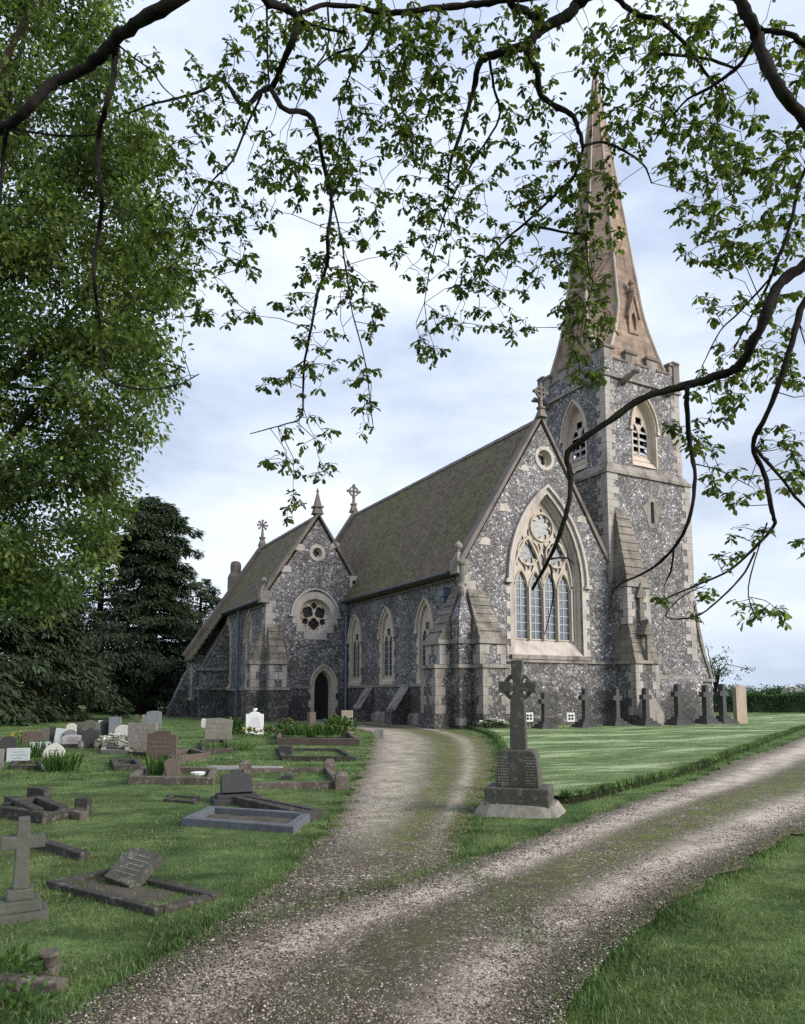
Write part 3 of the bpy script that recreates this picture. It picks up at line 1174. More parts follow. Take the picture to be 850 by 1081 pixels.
roof(TL, TZ + .02, TX, TRZ + .02, TR, TZ + .02, TV + .3, TE + .2, .28, name='chapel_roof')
coping(FW(TV), [(TL - .2, TZ - .12), (TX, TRZ + .12), (.55, TRZ + .12 - (.55 - TX) * 1.53)], .2, .36)
coping(FE(TE + .4), [(TL - 2.25, TZ - 2.2 * TS), (TX, TRZ + .15), (.5, TRZ + .15 - (.5 - TX) * 1.53)], .34, .45)
o = MB()
o.frust((TX - .3, TX + .3, TV - .15, TV + .45), TRZ + .35, (TX - .2, TX + .2, TV - .05, TV + .35), TRZ + .75)
o.box(TX - .3, TX + .3, TV - .15, TV + .45, TRZ + .75, TRZ + .85)
o.frust((TX - .2, TX + .2, TV - .05, TV + .35), TRZ + .85, (TX - .04, TX + .04, TV + .11, TV + .19), TRZ + 1.7)
o.lathe((TX, TV + .15, TRZ + 1.7), [(.05, 0), (.1, .08), (.05, .2), (.01, .3)], 8)
o.build('finial', 'coping', church)
ring_cross((TX, TE + .45), 0, TRZ + .4, .95, star=True)
kneeler(TL - .1, TZ + .1, TV - .12, TV + .45, -1)
o = MB()
o.box(.2, .75, TV - .1, TV + .5, 8.0, 8.75)
o.build('kneeler', 'pale', church, bevel=.02)
o = MB()
o.tube([(.45, TV - .02, 8.35), (.5, TV - .14, 8.35)], .13, 10)
o.build('vent', 'black', church)
k = .9
round_window(FW(TV), -1.97, 6.2, 1.42, .9,
             [foil(-1.97 + .455 * math.cos(a), 6.2 + .455 * math.sin(a), .36, 4, a, 48, .22) for a in (PI / 6, 5 * PI / 6, -PI / 2)] +
             [foil(-1.97 + .63 * math.cos(a), 6.2 + .63 * math.sin(a), .2, 4, a, 36, .2) for a in (PI / 2, -PI / 6, 7 * PI / 6)] +
             [circ(-1.97 + .79 * math.cos(a), 6.2 + .79 * math.sin(a), .05, 8) for a in [PI / 6 + q * PI / 3 + s * .31 for q in range(6) for s in (-1, 1)]],
             name='rose_window', hood=True)
round_window(FW(TV), -1.9, 9.98, .5, .27, [foil(-1.9, 9.98, .23, 4, 0)], square=False)
# pale blocks near the rakes
o = MB()
for (a, b, s) in ((-2.95, 10.2, .36), (-.75, 10.55, .36), (-3.75, 8.85, .36)):
    o = MB()
    o.plate(FW(TV), [(a - s, b - s * .5), (a + s * .7, b - s * .5), (a + s * .7, b + s * .25), (a + s * .3, b + s * .6), (a - s * .4, b + s * .5)], (), -.05, .02)
    o.build('dressed_block', 'pale', church)
for (a, b, s) in ((2.35, 10.3, .36), (1.25, 8.6, .36), (3.6, 12.4, .3), (7.1, 10.3, .36)):
    o = MB()
    o.plate(FW(0), [(a - s, b - s * .5), (a + s * .7, b - s * .5), (a + s * .7, b + s * .3), (a, b + s * .55), (a - s * .7, b + s * .3)], (), -.05, .02)
    o.build('dressed_block', 'pale', church)
# door
o = MB()
o.plate(FW(TV), jambs(-1.42, 1.12, .05, 2.1, .95, .22, .14, .36)[:], [arch(-1.42, 1.12, .06, 2.1, .95)], -.1, .03)
o.bar(FW(TV), arch(-1.42, 1.12, 2.0, 2.1, .95, .27)[1:-1], .1, -.02, .13)
o.loft([FW(TV)(a, b, .03) for a, b in arch(-1.42, 1.12, .06, 2.1, .95)], [FW(TV)(a, b, -.35) for a, b in arch(-1.42, 1.12, .06, 2.1, .95, -.1)])
df = o.build('door_frame', 'cream', church)
o = MB()
o.plate(FW(TV), arch(-1.42, 1.12, .06, 2.1, .95, -.09), (), -.42, -.36)
for i in range(4):
    x = -1.42 - .42 + i * .28
    o.bar(FW(TV), [(x, .1), (x, 2.5)], .015, -.365, -.345)
d = o.build('door', 'door', church)
o = MB()
o.tube([FW(TV)(-1.12, 1.2, -.34), FW(TV)(-1.12, 1.2, -.3)], .05, 10)
o.build('handle', 'metal', d)
o = MB()
o.box(-2.15, -.7, TV - .75, TV + .3, -.3, .17)
o.box(-2.3, -.55, TV - 1.1, TV - .75, -.3, .05)
o.build('doorstep', 'grey', church, bevel=.015)
quoins((TL, TV), 1, 1, 4.2, TZ - .3)
# string + plinth
o = MB()
o.box(TL + 1.05, -2.25, TV - .09, TV, 1.95, 2.08)
o.build('string_course', 'grey', church)
o = MB()
o.box(-.6, -.02, TV - .09, TV, 1.95, 2.08)
o.build('string_course', 'grey', church)
o = MB()
o.box(TL - .09, TL, TV + 1.1, 20.9, 1.85, 1.98)
o.build('string_course', 'grey', church)
o = MB()
o.add(*slab(FS(TL), TV + .5, TE - 2.4, TZ - .42, TZ - .1, -.02, .13))
o.add(*slab(FS(TL), TV + .5, TE - 2.4, TZ - .62, TZ - .46, -.02, .07))
o.build('cornice', 'coping', church)
gutter(FS(TL), TV + .4, TE - 2.1, TZ - .3, .4)
downpipe(FS(TL), 17.75, -.2, 6.9, .2, hopper=False)


def chapel_buttress(fr, a0, a1, mat):
    o = MB()
    o.add(*slab(fr, a0 - .08, a1 + .08, -.7, 1.95, -.02, 1.0))
    o.add(*slab(fr, a0, a1, 1.94, 3.32, -.02, .78))
    b = o.build('buttress', mat, church)
    s = MB()
    s.add(*slab(fr, a0 - .12, a1 + .12, 1.85, 2.0, -.02, 1.08))
    s.build('string_course', 'grey', b)
    s = MB()
    s.add(*slab(fr, a0 - .08, a1 + .08, 3.3, 3.48, -.02, .9))
    s.build('string_course', 'grey', b)
    blocks(fr, a0, a1, 2.02, 3.28, .78, parent=b)
    stepped_weathering(fr, a0, a1, 3.48, 5.6, .8, .0, a0 + .05, a1 - .1, 5, parent=b)


chapel_buttress(FW(TV), TL + .05, TL + 1.0, 'flint_dark')
chapel_buttress(FS(TL), TV + .1, TV + 1.05, 'flint_dark')
# tall raking buttress and the low lean-to behind it
bv = 20.9
o = MB()
prof = [(0, -.7), (1.75, -.7), (1.75, 1.9), (1.65, 2.0), (1.65, 3.2), (1.35, 3.9), (0, 6.3)]
o.add([(TL - p, bv, z) for p, z in prof] + [(TL - p, bv + .85, z) for p, z in prof],
      [tuple(range(7)), tuple(range(13, 6, -1))] + [(i, (i + 1) % 7, 7 + (i + 1) % 7, 7 + i) for i in range(7)])
b = o.build('buttress', 'flint_dark', church)
o = MB()
o.box(TL - 1.85, TL, bv - .1, bv + .95, 1.9, 2.04)
o.build('string_course', 'grey', b)
o = MB()
o.box(TL - 1.8, TL, bv - .1, bv + .95, 3.16, 3.36)
o.build('string_course', 'grey', b)
o = MB()
o.add([(TL - 1.72, bv - .04, 3.36), (TL, bv - .04, 6.4), (TL, bv + .89, 6.4), (TL - 1.72, bv + .89, 3.36), (TL - 1.72, bv - .04, 3.2), (TL, bv - .04, 6.24), (TL, bv + .89, 6.24), (TL - 1.72, bv + .89, 3.2)],
      [(0, 1, 2, 3), (7, 6, 5, 4), (0, 4, 5, 1), (1, 5, 6, 2), (2, 6, 7, 3), (3, 7, 4, 0)])
o.build('weathering', 'weather', b)
o = MB()
o.box(TL - 2.0, TL, bv + .86, TE, -.7, TZ - 2.0 * TS)
o.build('side_wall', 'flint_dark', church)
o = MB()
LX = TL - 2.25
o.add([(LX, bv + .3, TZ - 2.25 * TS + .02), (TL + .1, bv + .3, TZ + .17), (TL + .1, TE + .2, TZ + .17), (LX, TE + .2, TZ - 2.25 * TS + .02),
       (LX, bv + .3, TZ - 2.25 * TS + .18), (TL + .1, bv + .3, TZ + .33), (TL + .1, TE + .2, TZ + .33), (LX, TE + .2, TZ - 2.25 * TS + .18)],
      [(0, 1, 2, 3), (7, 6, 5, 4), (0, 4, 5, 1), (1, 5, 6, 2), (2, 6, 7, 3), (3, 7, 4, 0)])
o.build('lean_to_roof', 'tiles', church)
window(FS(TL - 2.0), 22.5, .42, 1.4, 3.0, .3, .14, .3, .06, tz=2.9, hood=False, sill_drop=.12)
o = MB()
prof = [(0, -.7), (1.5, -.7), (1.3, .8), (.35, 3.0), (0, 3.4)]
for q in range(1):
    o.add([(TL - 1.9 - p, TE - .45, z) for p, z in prof] + [(TL - 1.9 - p, TE + .4, z) for p, z in prof],
          [tuple(range(5)), tuple(range(9, 4, -1))] + [(i, (i + 1) % 5, 5 + (i + 1) % 5, 5 + i) for i in range(5)])
o.build('buttress', 'flint_dark', church)
# chimney on the far gable
o = MB()
o.box(-4.1, -3.2, TE + .45, TE + 1.35, 6, 10.0)
o.frust((-4.1, -3.2, TE + .45, TE + 1.35), 10.0, (-4.0, -3.3, TE + .55, TE + 1.25), 10.3)
o.lathe((-3.65, TE + .9, 10.3), [(.38, 0), (.4, .5), (.34, .75), (.2, .85)], 12)
o.build('chimney', 'coping', church)

# --- tower
UL, UR, VF, VB = 8.75, 14.85, -.12, 5.6        # lower stage
uL, uR, vF, vB = 9.02, 14.55, .1, 5.4          # belfry stage
ZS, ZP, ZC, ZM = 12.95, 18.35, 19.3, 19.85
slit = [(11.78, 10.6), (12.02, 10.6), (12.02, 11.75), (11.78, 11.75)]
o = MB()
o.plate(FW(VF), [(UL, -.7), (UR, -.7), (UR, ZS), (UL, ZS)], [[(11.72, 10.54), (12.08, 10.54), (12.08, 11.81), (11.72, 11.81)]], -.7, 0)
o.box(UL, UL + .6, VF + .7, VB, -.7, ZS)
o.box(UR - .6, UR, VF + .7, VB, -.7, ZS)
o.box(UL + .6, UR - .6, VB - .6, VB, -.7, ZS)
o.build('tower_wall', 'flint', church)
o = MB()
o.plate(FW(VF), [(11.42, 11.0), (11.62, 10.35), (12.18, 10.35), (12.38, 11.0), (12.62, 11.4), (12.25, 11.7), (12.15, 12.05), (11.65, 12.05), (11.55, 11.7), (11.2, 11.4)], [slit], -.1, .02)
o.loft([FW(VF)(a, b, .02) for a, b in slit], [FW(VF)(a * .92 + 11.9 * .08, b, -.35) for a, b in slit])
sw = o.build('slit_window', 'grey', church)
o = MB()
o.plate(FW(VF), slit, (), -.4, -.35)
o.build('glass', 'black', sw)
bw = window(FW(vF), 11.75, 1.7, 13.7, 15.75, 1.8, .1, .42, .16, extra=.0, ledge=False, hood=True, louvre=True, sill_drop=.75, tz=15.6)
bs = window(FS(uL), 2.5, 1.7, 13.7, 15.75, 1.8, .1, .42, .16, extra=.0, ledge=False, hood=True, louvre=True, sill_drop=.75, tz=15.6)
be = window(FN(uR), 2.75, 1.7, 13.7, 15.75, 1.8, .1, .42, .16, extra=.0, ledge=False, hood=True, louvre=True, sill_drop=.75, tz=15.6)
bn = window(FE(vB), 11.78, 1.7, 13.7, 15.75, 1.8, .1, .42, .16, extra=.0, ledge=False, hood=True, louvre=True, sill_drop=.75, tz=15.6)
o = MB()
o.plate(FW(vF), [(uL, ZS + .5), (uR, ZS + .5), (uR, ZC), (uL, ZC)], [bw], -.5, 0)
o.plate(FE(vB), [(uL, ZS + .5), (uR, ZS + .5), (uR, ZC), (uL, ZC)], [bn], -.5, 0)
o.plate(FS(uL), [(vF + .5, ZS + .5), (vB - .5, ZS + .5), (vB - .5, ZC), (vF + .5, ZC)], [bs], -.5, 0)
o.plate(FN(uR), [(vF + .5, ZS + .5), (vB - .5, ZS + .5), (vB - .5, ZC), (vF + .5, ZC)], [be], -.5, 0)
o.build('belfry_wall', 'flint', church)
o = MB()        # offset between the stages
o.box(UL - .1, UR + .1, VF - .1, VB + .1, ZS, ZS + .16)
o.frust((UL - .04, UR + .04, VF - .04, VB + .04), ZS + .16, (uL, uR, vF, vB), ZS + .62)
o.build('string_course', 'grey', church)
o = MB()
o.box(UL - .09, UR + .09, VF - .11, VB + .1, 2.42, 2.6)
o.build('string_course', 'grey', church)
o = MB()
o.frust((UL - .1, UR + .22, VF - .16, VB + .2), -.7, (UL - .05, UR + .2, VF - .12, VB + .16), 2.42)
o.build('plinth', 'flint', church)
for c, a, b_ in (((UL, VF), 1, 1), ((UR, VF), -1, 1)):
    quoins(c, a, b_, 7.2 if a > 0 else 3.4, ZS, 'quoin', .75, .42)
for c, a, b_ in (((uL, vF), 1, 1), ((uR, vF), -1, 1), ((uL, vB), 1, -1)):
    quoins(c, a, b_, ZS + .62, ZP - .1, 'quoin', .62, .38)
# parapet
o = MB()
o.box(uL - .12, uR + .12, vF - .12, vB + .12, ZP - .1, ZP + .06)
o.build('string_course', 'grey', church)
CPS = []
PMS = []
def merlons(fr, a0, a1):
    n = 7
    st = (a1 - a0) / n
    for i in range(n):
        if i % 2 == 0:
            A, B = a0 + i * st, a0 + (i + 1) * st
            if i == 0: B -= .12
            if i == n - 1: A += .12
            top = ZM
            pm = MB()
            pm.add(*slab(fr, A, B, ZC - .02, top, -.34, -.002))
            PMS.append(pm)
            cp = MB()
            cp.add(*slab(fr, A - .05, B + .05, top, top + .16, -.4, .07))
            CPS.append(cp)
        else:
            cp = MB()
            CPS.append(cp)
            cp.add(*slab(fr, a0 + i * st - .1, a0 + (i + 1) * st + .1, ZC, ZC + .11, -.4, .05))
merlons(FW(vF), uL + .0, uR - .0)
merlons(FE(vB), uL + .0, uR - .0)
merlons(FS(uL + .004), vF + .36, vB - .36)
merlons(FN(uR - .004), vF + .36, vB - .36)
for pm in PMS:
    pm.build('merlon', 'grey', church)
for cp in CPS:
    cp.build('parapet_coping', 'coping', church)
for (x, y) in ((uL + .16, vB - .16), (uR - .16, vF + .16), (uR - .16, vB - .16)):
    o = MB()
    o.box(x - .23, x + .23, y - .23, y + .23, ZP + .1, ZM + .18)
    o.frust((x - .28, x + .28, y - .28, y + .28), ZM + .18, (x - .18, x + .18, y - .18, y + .18), ZM + .34)
    o.build('corner_post', 'coping', church)
def gargoyle(x, y, dx, dy, z):
    o = MB()
    o.tube([(x, y, z - .1), (x + dx * .35, y + dy * .35, z + .02), (x + dx * .8, y + dy * .8, z + .14), (x + dx * 1.05, y + dy * 1.05, z + .12)], [.2, .17, .13, .16], 7, jit=.12)
    o.tube([(x + dx * .95, y + dy * .95, z + .14), (x + dx * 1.2, y + dy * 1.2, z + .02)], [.15, .07], 6)
    o.build('gargoyle', 'weather', church)
gargoyle(10.3, vF, 0, -1, ZP - .12)
gargoyle(13.7, vF, 0, -1, ZP - .12)
gargoyle(uL, 4.6, -1, 0, ZP - .12)
gargoyle(uL, 1.2, -1, 0, ZP - .12)

# tower buttress at the gable
fr = FW(VF)
A0, A1 = 8.85, 10.35
o = MB()
o.add(*slab(fr, A0 - .1, A1 + .15, -.7, .6, -.02, 1.55))
o.add(*slab(fr, A0, A1 + .05, .6, 3.1, -.02, 1.38))
o.add(*slab(fr, A0, A1, 5.0, 6.9, -.02, 1.02))
tb = o.build('buttress', 'flint', church)
stepped_weathering(fr, A0, A1 + .02, 3.25, 5.02, 1.36, 1.0, A0, A1, 4, parent=tb)
stepped_weathering(fr, A0 + .02, A1 - .02, 7.08, 11.0, 1.02, .02, A0 + .35, A1 - .3, 9, parent=tb)
o = MB()
o.add(*slab(fr, A0 - .08, A1 + .14, 3.1, 3.25, -.02, 1.5))
o.build('string_course', 'grey', tb)
o = MB()
o.add(*slab(fr, A0 - .08, A1 + .08, 6.9, 7.08, -.02, 1.12))
o.build('string_course', 'grey', tb)
blocks(fr, A0, A1 + .05, .62, 3.08, 1.38, parent=tb)
blocks(fr, A0, A1, 5.05, 6.88, 1.02, parent=tb)
o = MB()         # gablets carved on the buttress front
for z, c in ((5.15, 1.02), (3.3, 1.4)):
    cxx = (A0 + A1) / 2
    o.add(*slab(fr, cxx - .09, cxx + .09, z, z + 1.25, c, c + .16))
    o.plate(fr, [(cxx - .3, z + 1.2), (cxx + .3, z + 1.2), (cxx, z + 1.95)], (), c - .3, c + .2)
o.build('gablet', 'weather', tb)
o = MB()         # lower gabled offset at the foot
o.add([fr(A0 - .05, -.7, 1.3), fr(A1 - .2, -.7, 1.3), fr(A1 - .2, .7, 1.3), fr((A0 + A1) / 2 - .12, 2.2, 1.3), fr(A0 - .05, .7, 1.3),
       fr(A0 - .05, -.7, 1.85), fr(A1 - .2, -.7, 1.85), fr(A1 - .2, .7, 1.85), fr((A0 + A1) / 2 - .12, 1.9, 1.6), fr(A0 - .05, .7, 1.85)],
      [(0, 1, 2, 3, 4), (9, 8, 7, 6, 5), (0, 5, 6, 1), (1, 6, 7, 2), (2, 7, 8, 3), (3, 8, 9, 4), (4, 9, 5, 0)])
o.build('gablet', 'grey', tb)
# raking buttress on the far side of the tower
prof = [(0, -.7), (1.15, -.7), (1.15, 2.4), (.55, 3.9), (.2, 5.3), (0, 6.6)]
o = MB()
o.add([(UR + p, VF + .02, z) for p, z in prof] + [(UR + p, VF + 1.5, z) for p, z in prof],
      [tuple(range(6)), tuple(range(11, 5, -1))] + [(i, (i + 1) % 6, 6 + (i + 1) % 6, 6 + i) for i in range(6)])
b = o.build('buttress', 'flint', church)
o = MB()
w0 = [(1.15, 2.42), (.55, 3.95), (.2, 5.35), (0, 6.65)]
for (p0, z0), (p1, z1) in zip(w0[:-1], w0[1:]):
    o.add([(UR + p0 + .07, VF - .05, z0), (UR + p1 + .05, VF - .05, z1), (UR + p1 + .05, VF + 1.56, z1), (UR + p0 + .07, VF + 1.56, z0),
           (UR + p0 - .13, VF - .05, z0), (UR + p1 - .13, VF - .05, z1), (UR + p1 - .13, VF + 1.56, z1), (UR + p0 - .13, VF + 1.56, z0)],
          [(0, 1, 2, 3), (7, 6, 5, 4), (0, 4, 5, 1), (1, 5, 6, 2), (2, 6, 7, 3), (3, 7, 4, 0)])
o.build('weathering', 'weather', b)
o = MB()
o.box(UR + .1, UR + 1.25, VF - .1, VF + 1.6, 2.3, 2.45)
o.build('string_course', 'grey', b)

# --- spire
cu, cv = 11.6, 2.72
zb, zt = 19.0, 39.0
Rb = 2.62 / math.cos(PI / 8)
o = MB()
prof = []
for i in range(41):
    t = i / 40
    r = Rb * (1 - t) + .07 * t
    if t < .22: r += .34 * (1 - t / .22) ** 2
    prof.append((r, zb + (zt - zb) * t))
def spire_ring(t):
    r = 2.62 * (1 - t) + .07 * t
    k = max(0, 1 - t / .2)
    rc, rd = r - .14 * k, r + .8 * k ** 1.5
    y = rd * math.sqrt(2) - rc
    z = zb + (zt - zb) * t
    return [(cu + a, cv + b, z) for a, b in ((rc, y), (y, rc), (-y, rc), (-rc, y), (-rc, -y), (-y, -rc), (y, -rc), (rc, -y))]
rings_ = [spire_ring(i / 40) for i in range(41)]
for ra, rb_ in zip(rings_[:-1], rings_[1:]):
    o.loft(ra, rb_)
o.add(rings_[-1], [tuple(range(8))])
sp = o.build('spire', 'spire', church)
o = MB()
for q in range(8):
    pts, rr = [], []
    for ring_ in rings_:
        z = ring_[q][2]
        pts.append(ring_[q])
        rr.append(.075 * (1 - (z - zb) / (zt - zb)) + .03)
    o.tube(pts, rr, 6)
o.build('spire_rib', 'rib', sp)
for q in range(4):                         # lucarnes with crocketed finials
    a = q * PI / 2
    d = Vector((math.cos(a), math.sin(a), 0))
    sd = Vector((-d.y, d.x, 0))
    def fl(A, B, C, d=d, sd=sd):
        p = Vector((cu, cv, 0)) + sd * A + d * C
        return (p.x, p.y, B)
    o = MB()
    rr = 2.62 * (1 - (21.9 - zb) / (zt - zb)) + .1
    outl = [(-.36, 21.3), (.36, 21.3), (.36, 22.3), (0, 23.5), (-.36, 22.3)]
    ho = arch(0, .34, 21.5, 22.1, .45)
    o.plate(fl, outl, [ho], rr - 1.2, rr)
    o.bar(fl, [(-.43, 22.2), (0, 23.6), (.43, 22.2)], .1, rr - 1.3, rr + .08)
    l = o.build('lucarne', 'spire', sp)
    o = MB()
    o.plate(fl, arch(0, .32, 21.5, 22.1, .43), (), rr - .4, rr - .3)
    o.build('louvre', 'black', l)
    o = MB()
    c = fl(0, 0, rr - .1)
    o.lathe((c[0], c[1], 23.4), [(.09, 0), (.08, .25), (.2, .36), (.24, .5), (.1, .62), (.1, .74), (.2, .85), (.13, 1.02), (.03, 1.1)], 8)
    o.build('finial', 'spire', l)
o = MB()
for q in range(8):                         # small vent holes as stubs, their shade put into the black colour
    a = q * PI / 4
    for z in ((27.6, 32.2) if q % 2 == 0 else (29.8,)):
        r = 2.62 * (1 - (z - zb) / (zt - zb))
        d = Vector((math.cos(a), math.sin(a), .128))
        c = Vector((cu + (r - .03) * math.cos(a), cv + (r - .03) * math.sin(a), z))
        o.tube([c, c + d * .09], .14 if z < 30 else .11, 10)
o.build('vent', 'black', sp)
o = MB()
o.lathe((cu, cv, zt - .1), [(.1, 0), (.2, .1), (.12, .22), (.05, .35), (.04, 1.6), (.02, 2.05)], 10)
vn = o.build('weathervane', 'metal', sp)
o = MB()
f = lambda A, B, C: (cu + A * .8 + C * .6, cv + A * .6 - C * .8, B)
o.lathe((cu, cv, zt + .95), [(.02, 0), (.13, .07), (.15, .15), (.1, .25), (.02, .3)], 10)
o.plate(f, [(-.5, 40.62), (-.25, 40.5), (.1, 40.5), (.45, 40.8), (.55, 41.1), (.28, 40.95), (.1, 40.8), (-.15, 40.85), (-.3, 41.05), (-.42, 40.85)], (), -.02, .02)
o.build('cockerel', 'gold', vn)
o = MB()
for a, r in ((0, .62), (PI / 2, .62)):
    o.tube([(cu - r * math.cos(a), cv - r * math.sin(a), zt + 1.35), (cu + r * math.cos(a), cv + r * math.sin(a), zt + 1.35)], .035, 6)
o.build('arm', 'metal', vn)
# ================================================================== GROUND
def grid_mesh(name, rows, mat, attrs=None):
    """rows: list of equal-length lists of points"""
    n, k = len(rows), len(rows[0])
    v = np.array([p for r in rows for p in r], np.float32)
    idx = np.arange(n * k).reshape(n, k)
    q = np.stack([idx[:-1, :-1], idx[:-1, 1:], idx[1:, 1:], idx[1:, :-1]], -1).reshape(-1, 4)
    o = big_mesh(name, v, q, mat)
    if attrs:
        for an, vals in attrs.items():
            a = o.data.attributes.new(an, 'FLOAT', 'POINT')
            a.data.foreach_set('value', np.array(vals, np.float32).ravel())
    o.data.polygons.foreach_set('use_smooth', [True] * len(o.data.polygons))
    return struct(o)


def axis(lo, hi, near0, near1, fine, coarse):
    out = [lo]
    x = lo
    while x < hi:
        d = fine if near0 <= x <= near1 else coarse * max(1, (max(near0 - x, x - near1)) / 12)
        x += d
        out.append(min(x, hi))
    return out


xs = axis(-700, 700, -14, 18, .5, 2.0)
ys = axis(-60, 1200, -2, 36, .5, 2.0)
grid_mesh('ground', [[(x, y, hgt(x, y)) for x in xs] for y in ys], 'grass')


def resample(pts, n):
    pts = [Vector(p) for p in pts]
    L = [0]
    for a, b in zip(pts[:-1], pts[1:]):
        L.append(L[-1] + (b - a).length)
    out = []
    j = 0
    for i in range(n):
        t = L[-1] * i / (n - 1)
        while j < len(pts) - 2 and L[j + 1] < t:
            j += 1
        f = (t - L[j]) / max(1e-9, L[j + 1] - L[j])
        out.append(pts[j].lerp(pts[j + 1], f))
    return out


def smooth(pts, it=2):
    pts = [Vector(p) for p in pts]
    for _ in range(it):
        q = [pts[0]]
        for a, b in zip(pts[:-1], pts[1:]):
            q += [a.lerp(b, .25), a.lerp(b, .75)]
        q.append(pts[-1])
        pts = q
    return pts


def hn(x, y, s=1.0):
    """cheap smooth noise"""
    return (math.sin(x * 5.1 * s + y * 3.3 * s) + math.sin(x * 11.7 * s - y * 7.9 * s + 1.7) * .6 + math.sin(x * 23.1 * s + y * 19.4 * s + .4) * .4) / 2


def strip(name, left, right, n, k, dz, mfun, tfun, rag=.1, mat='gravel', sfun=None):
    L, R = resample(left, n), resample(right, n)
    rows, mo, tk, so_ = [], [], [], []
    for i in range(n):
        row = []
        for j in range(k):
            t = j / (k - 1)
            p = L[i].lerp(R[i], t)
            w = (R[i] - L[i]).length
            if j in (0, k - 1):
                d = (L[i] - R[i]).normalized() * (1 if j == 0 else -1)
                p = p + d * (rag * hn(p.x, p.y))
            crown = 0.012 * math.sin(PI * t) + .006 * hn(p.x, p.y, .5) * math.sin(PI * t)
            row.append((p.x, p.y, hgt(p.x, p.y) + dz + (0 if j in (0, k - 1) else max(0, crown * .6))))
            mo.append(mfun(t, p))
            tk.append(tfun(t, p))
            so_.append(sfun(t, p) if sfun else 0.0)
        rows.append(row)
    return grid_mesh(name, rows, mat, {'moss': mo, 'track': tk, 'soil': so_})


# drive
dl = [(-3.9, -1.6), (-2.5, 1.0)] + [tuple(gp(*q).xy) for q in ((60, 1078), (240, 985), (370, 948), (440, 930), (520, 904), (600, 872), (680, 843), (760, 813), (850, 779))] + [(21, 36), (30, 49), (45, 72)]
dr = [(-.6, -4.2), (.2, 1.0)] + [tuple(gp(*q).xy) for q in ((590, 1085), (612, 1050), (645, 1012), (690, 972), (740, 938), (795, 908), (850, 880), (930, 845), (1020, 815))] + [(21.5, 30), (32.5, 46), (48, 70)]
dl = smooth([(x, y, 0) for x, y in dl])
dr = smooth([(x, y, 0) for x, y in dr])


def g(x, c, w):
    return math.exp(-((x - c) / w) ** 2)


def d_moss(t, p):
    far = sstep(4.2, 8.5, p.y)
    return min(1, (.2 + .8 * far) * g(t, .48, .15) * 1.15 + .9 * g(t, 1.0, .05) + .8 * g(t, 0, .04))


def d_track(t, p):
    f = .8 + .2 * sstep(4, 8, p.y)
    return min(1, (1.25 * g(t, .2, .1) + 1.15 * g(t, .74, .11)) * f)


strip('driveway', dl, dr, 420, 40, .03, d_moss, d_track, .13, sfun=lambda t, p: min(1, .95 * g(t, .97, .07) + (1 - sstep(5, 8.5, p.y)) * (.95 * g(t, .5, .2) + .7 * g(t, .0, .14) + .5 * g(t, .97, .16)) + .5 * g(t, .36, .06)))
# path to the chapel door
pl = [tuple(gp(*q).xy) for q in ((30, 1100), (130, 1040), (215, 985), (300, 928), (343, 880), (365, 845), (383, 812), (391, 787), (396, 772))]
pl += [tuple((Vector((OX, OY)) + Vector(CB) * u + Vector(CA) * v)) for u, v in ((-4.2, 8.0), (-3.4, 12.2))]
pr = [tuple(gp(*q).xy) for q in ((560, 1000), (540, 960), (500, 925), (488, 900), (492, 876), (505, 850), (524, 812), (520, 788), (505, 775))]
pr += [tuple((Vector((OX, OY)) + Vector(CB) * u + Vector(CA) * v)) for u, v in ((-.3, 4.0), (-.2, 12.6))]
pl = smooth([(x, y, 0) for x, y in pl])
pr = smooth([(x, y, 0) for x, y in pr])
strip('path', pl, pr, 300, 36, .012,
      lambda t, p: min(1, sstep(5, 9, p.y) * (g(t, .6, .15) * 1.1 + g(t, .97, .16) * 1.2 + .45 * g(t, .3, .1)) + .8 * g(t, 0, .05)),
      lambda t, p: sstep(6, 11, p.y) * min(1, .95 * g(t, .28, .2) + .8 * g(t, .8, .07)), .14)

# raised mown lawn with a cut edge darkened for shade
ed = [(480, 766), (497, 770), (512, 773), (524, 780), (532, 790), (537, 806), (540, 826), (552, 842), (585, 849), (612, 846), (640, 839), (690, 826), (767, 801), (817, 780), (850, 768)]
el = [Vector((gp(*q).x, gp(*q).y, 0)) for q in ed] + [Vector((27, 42, 0)), Vector((40, 62, 0)), Vector((60, 64, 0)), Vector((36, 66, 0)), Vector((10, 50, 0))]
edge = smooth(el[:17], 2)


def lawn_z(x, y):
    return hgt(x, y) + .13 - .09 * sstep(24, 40, y)


c = Vector((OX, OY)) + Vector(CB) * 8 + Vector(CA) * 2.5
cent = Vector((c.x, c.y, 0))
rows = []
ring = resample(edge, 260)
fin = [0, .004, .02, .05, .1, .16, .23, .31, .4, .5, .6, .7, .8, .9, 1.0]
for f in fin:
    row = []
    for p in ring:
        q = p.lerp(cent, f)
        e = .03 * hn(p.x, p.y, .8) if f < .01 else 0
        row.append((q.x + e, q.y + e, lawn_z(q.x, q.y) - (.035 if f == 0 else 0) + .01 * hn(q.x, q.y, .3)))
    rows.append(row)
grid_mesh('lawn', rows, 'lawn')
rows = [[(p.x + .03 * hn(p.x, p.y, .8) + .0, p.y + .03 * hn(p.x, p.y, .8), lawn_z(p.x, p.y) - .034) for p in ring],
        [(p.x + (p.x - cent.x) * .002 + .03 * hn(p.x, p.y, 1.1), p.y + (p.y - cent.y) * .004, lawn_z(p.x, p.y) - .09) for p in ring],
        [(p.x + (p.x - cent.x) * .003, p.y + (p.y - cent.y) * .005 - .02, hgt(p.x, p.y) - .03) for p in ring]]
grid_mesh('lawn_edge', rows, 'soil')


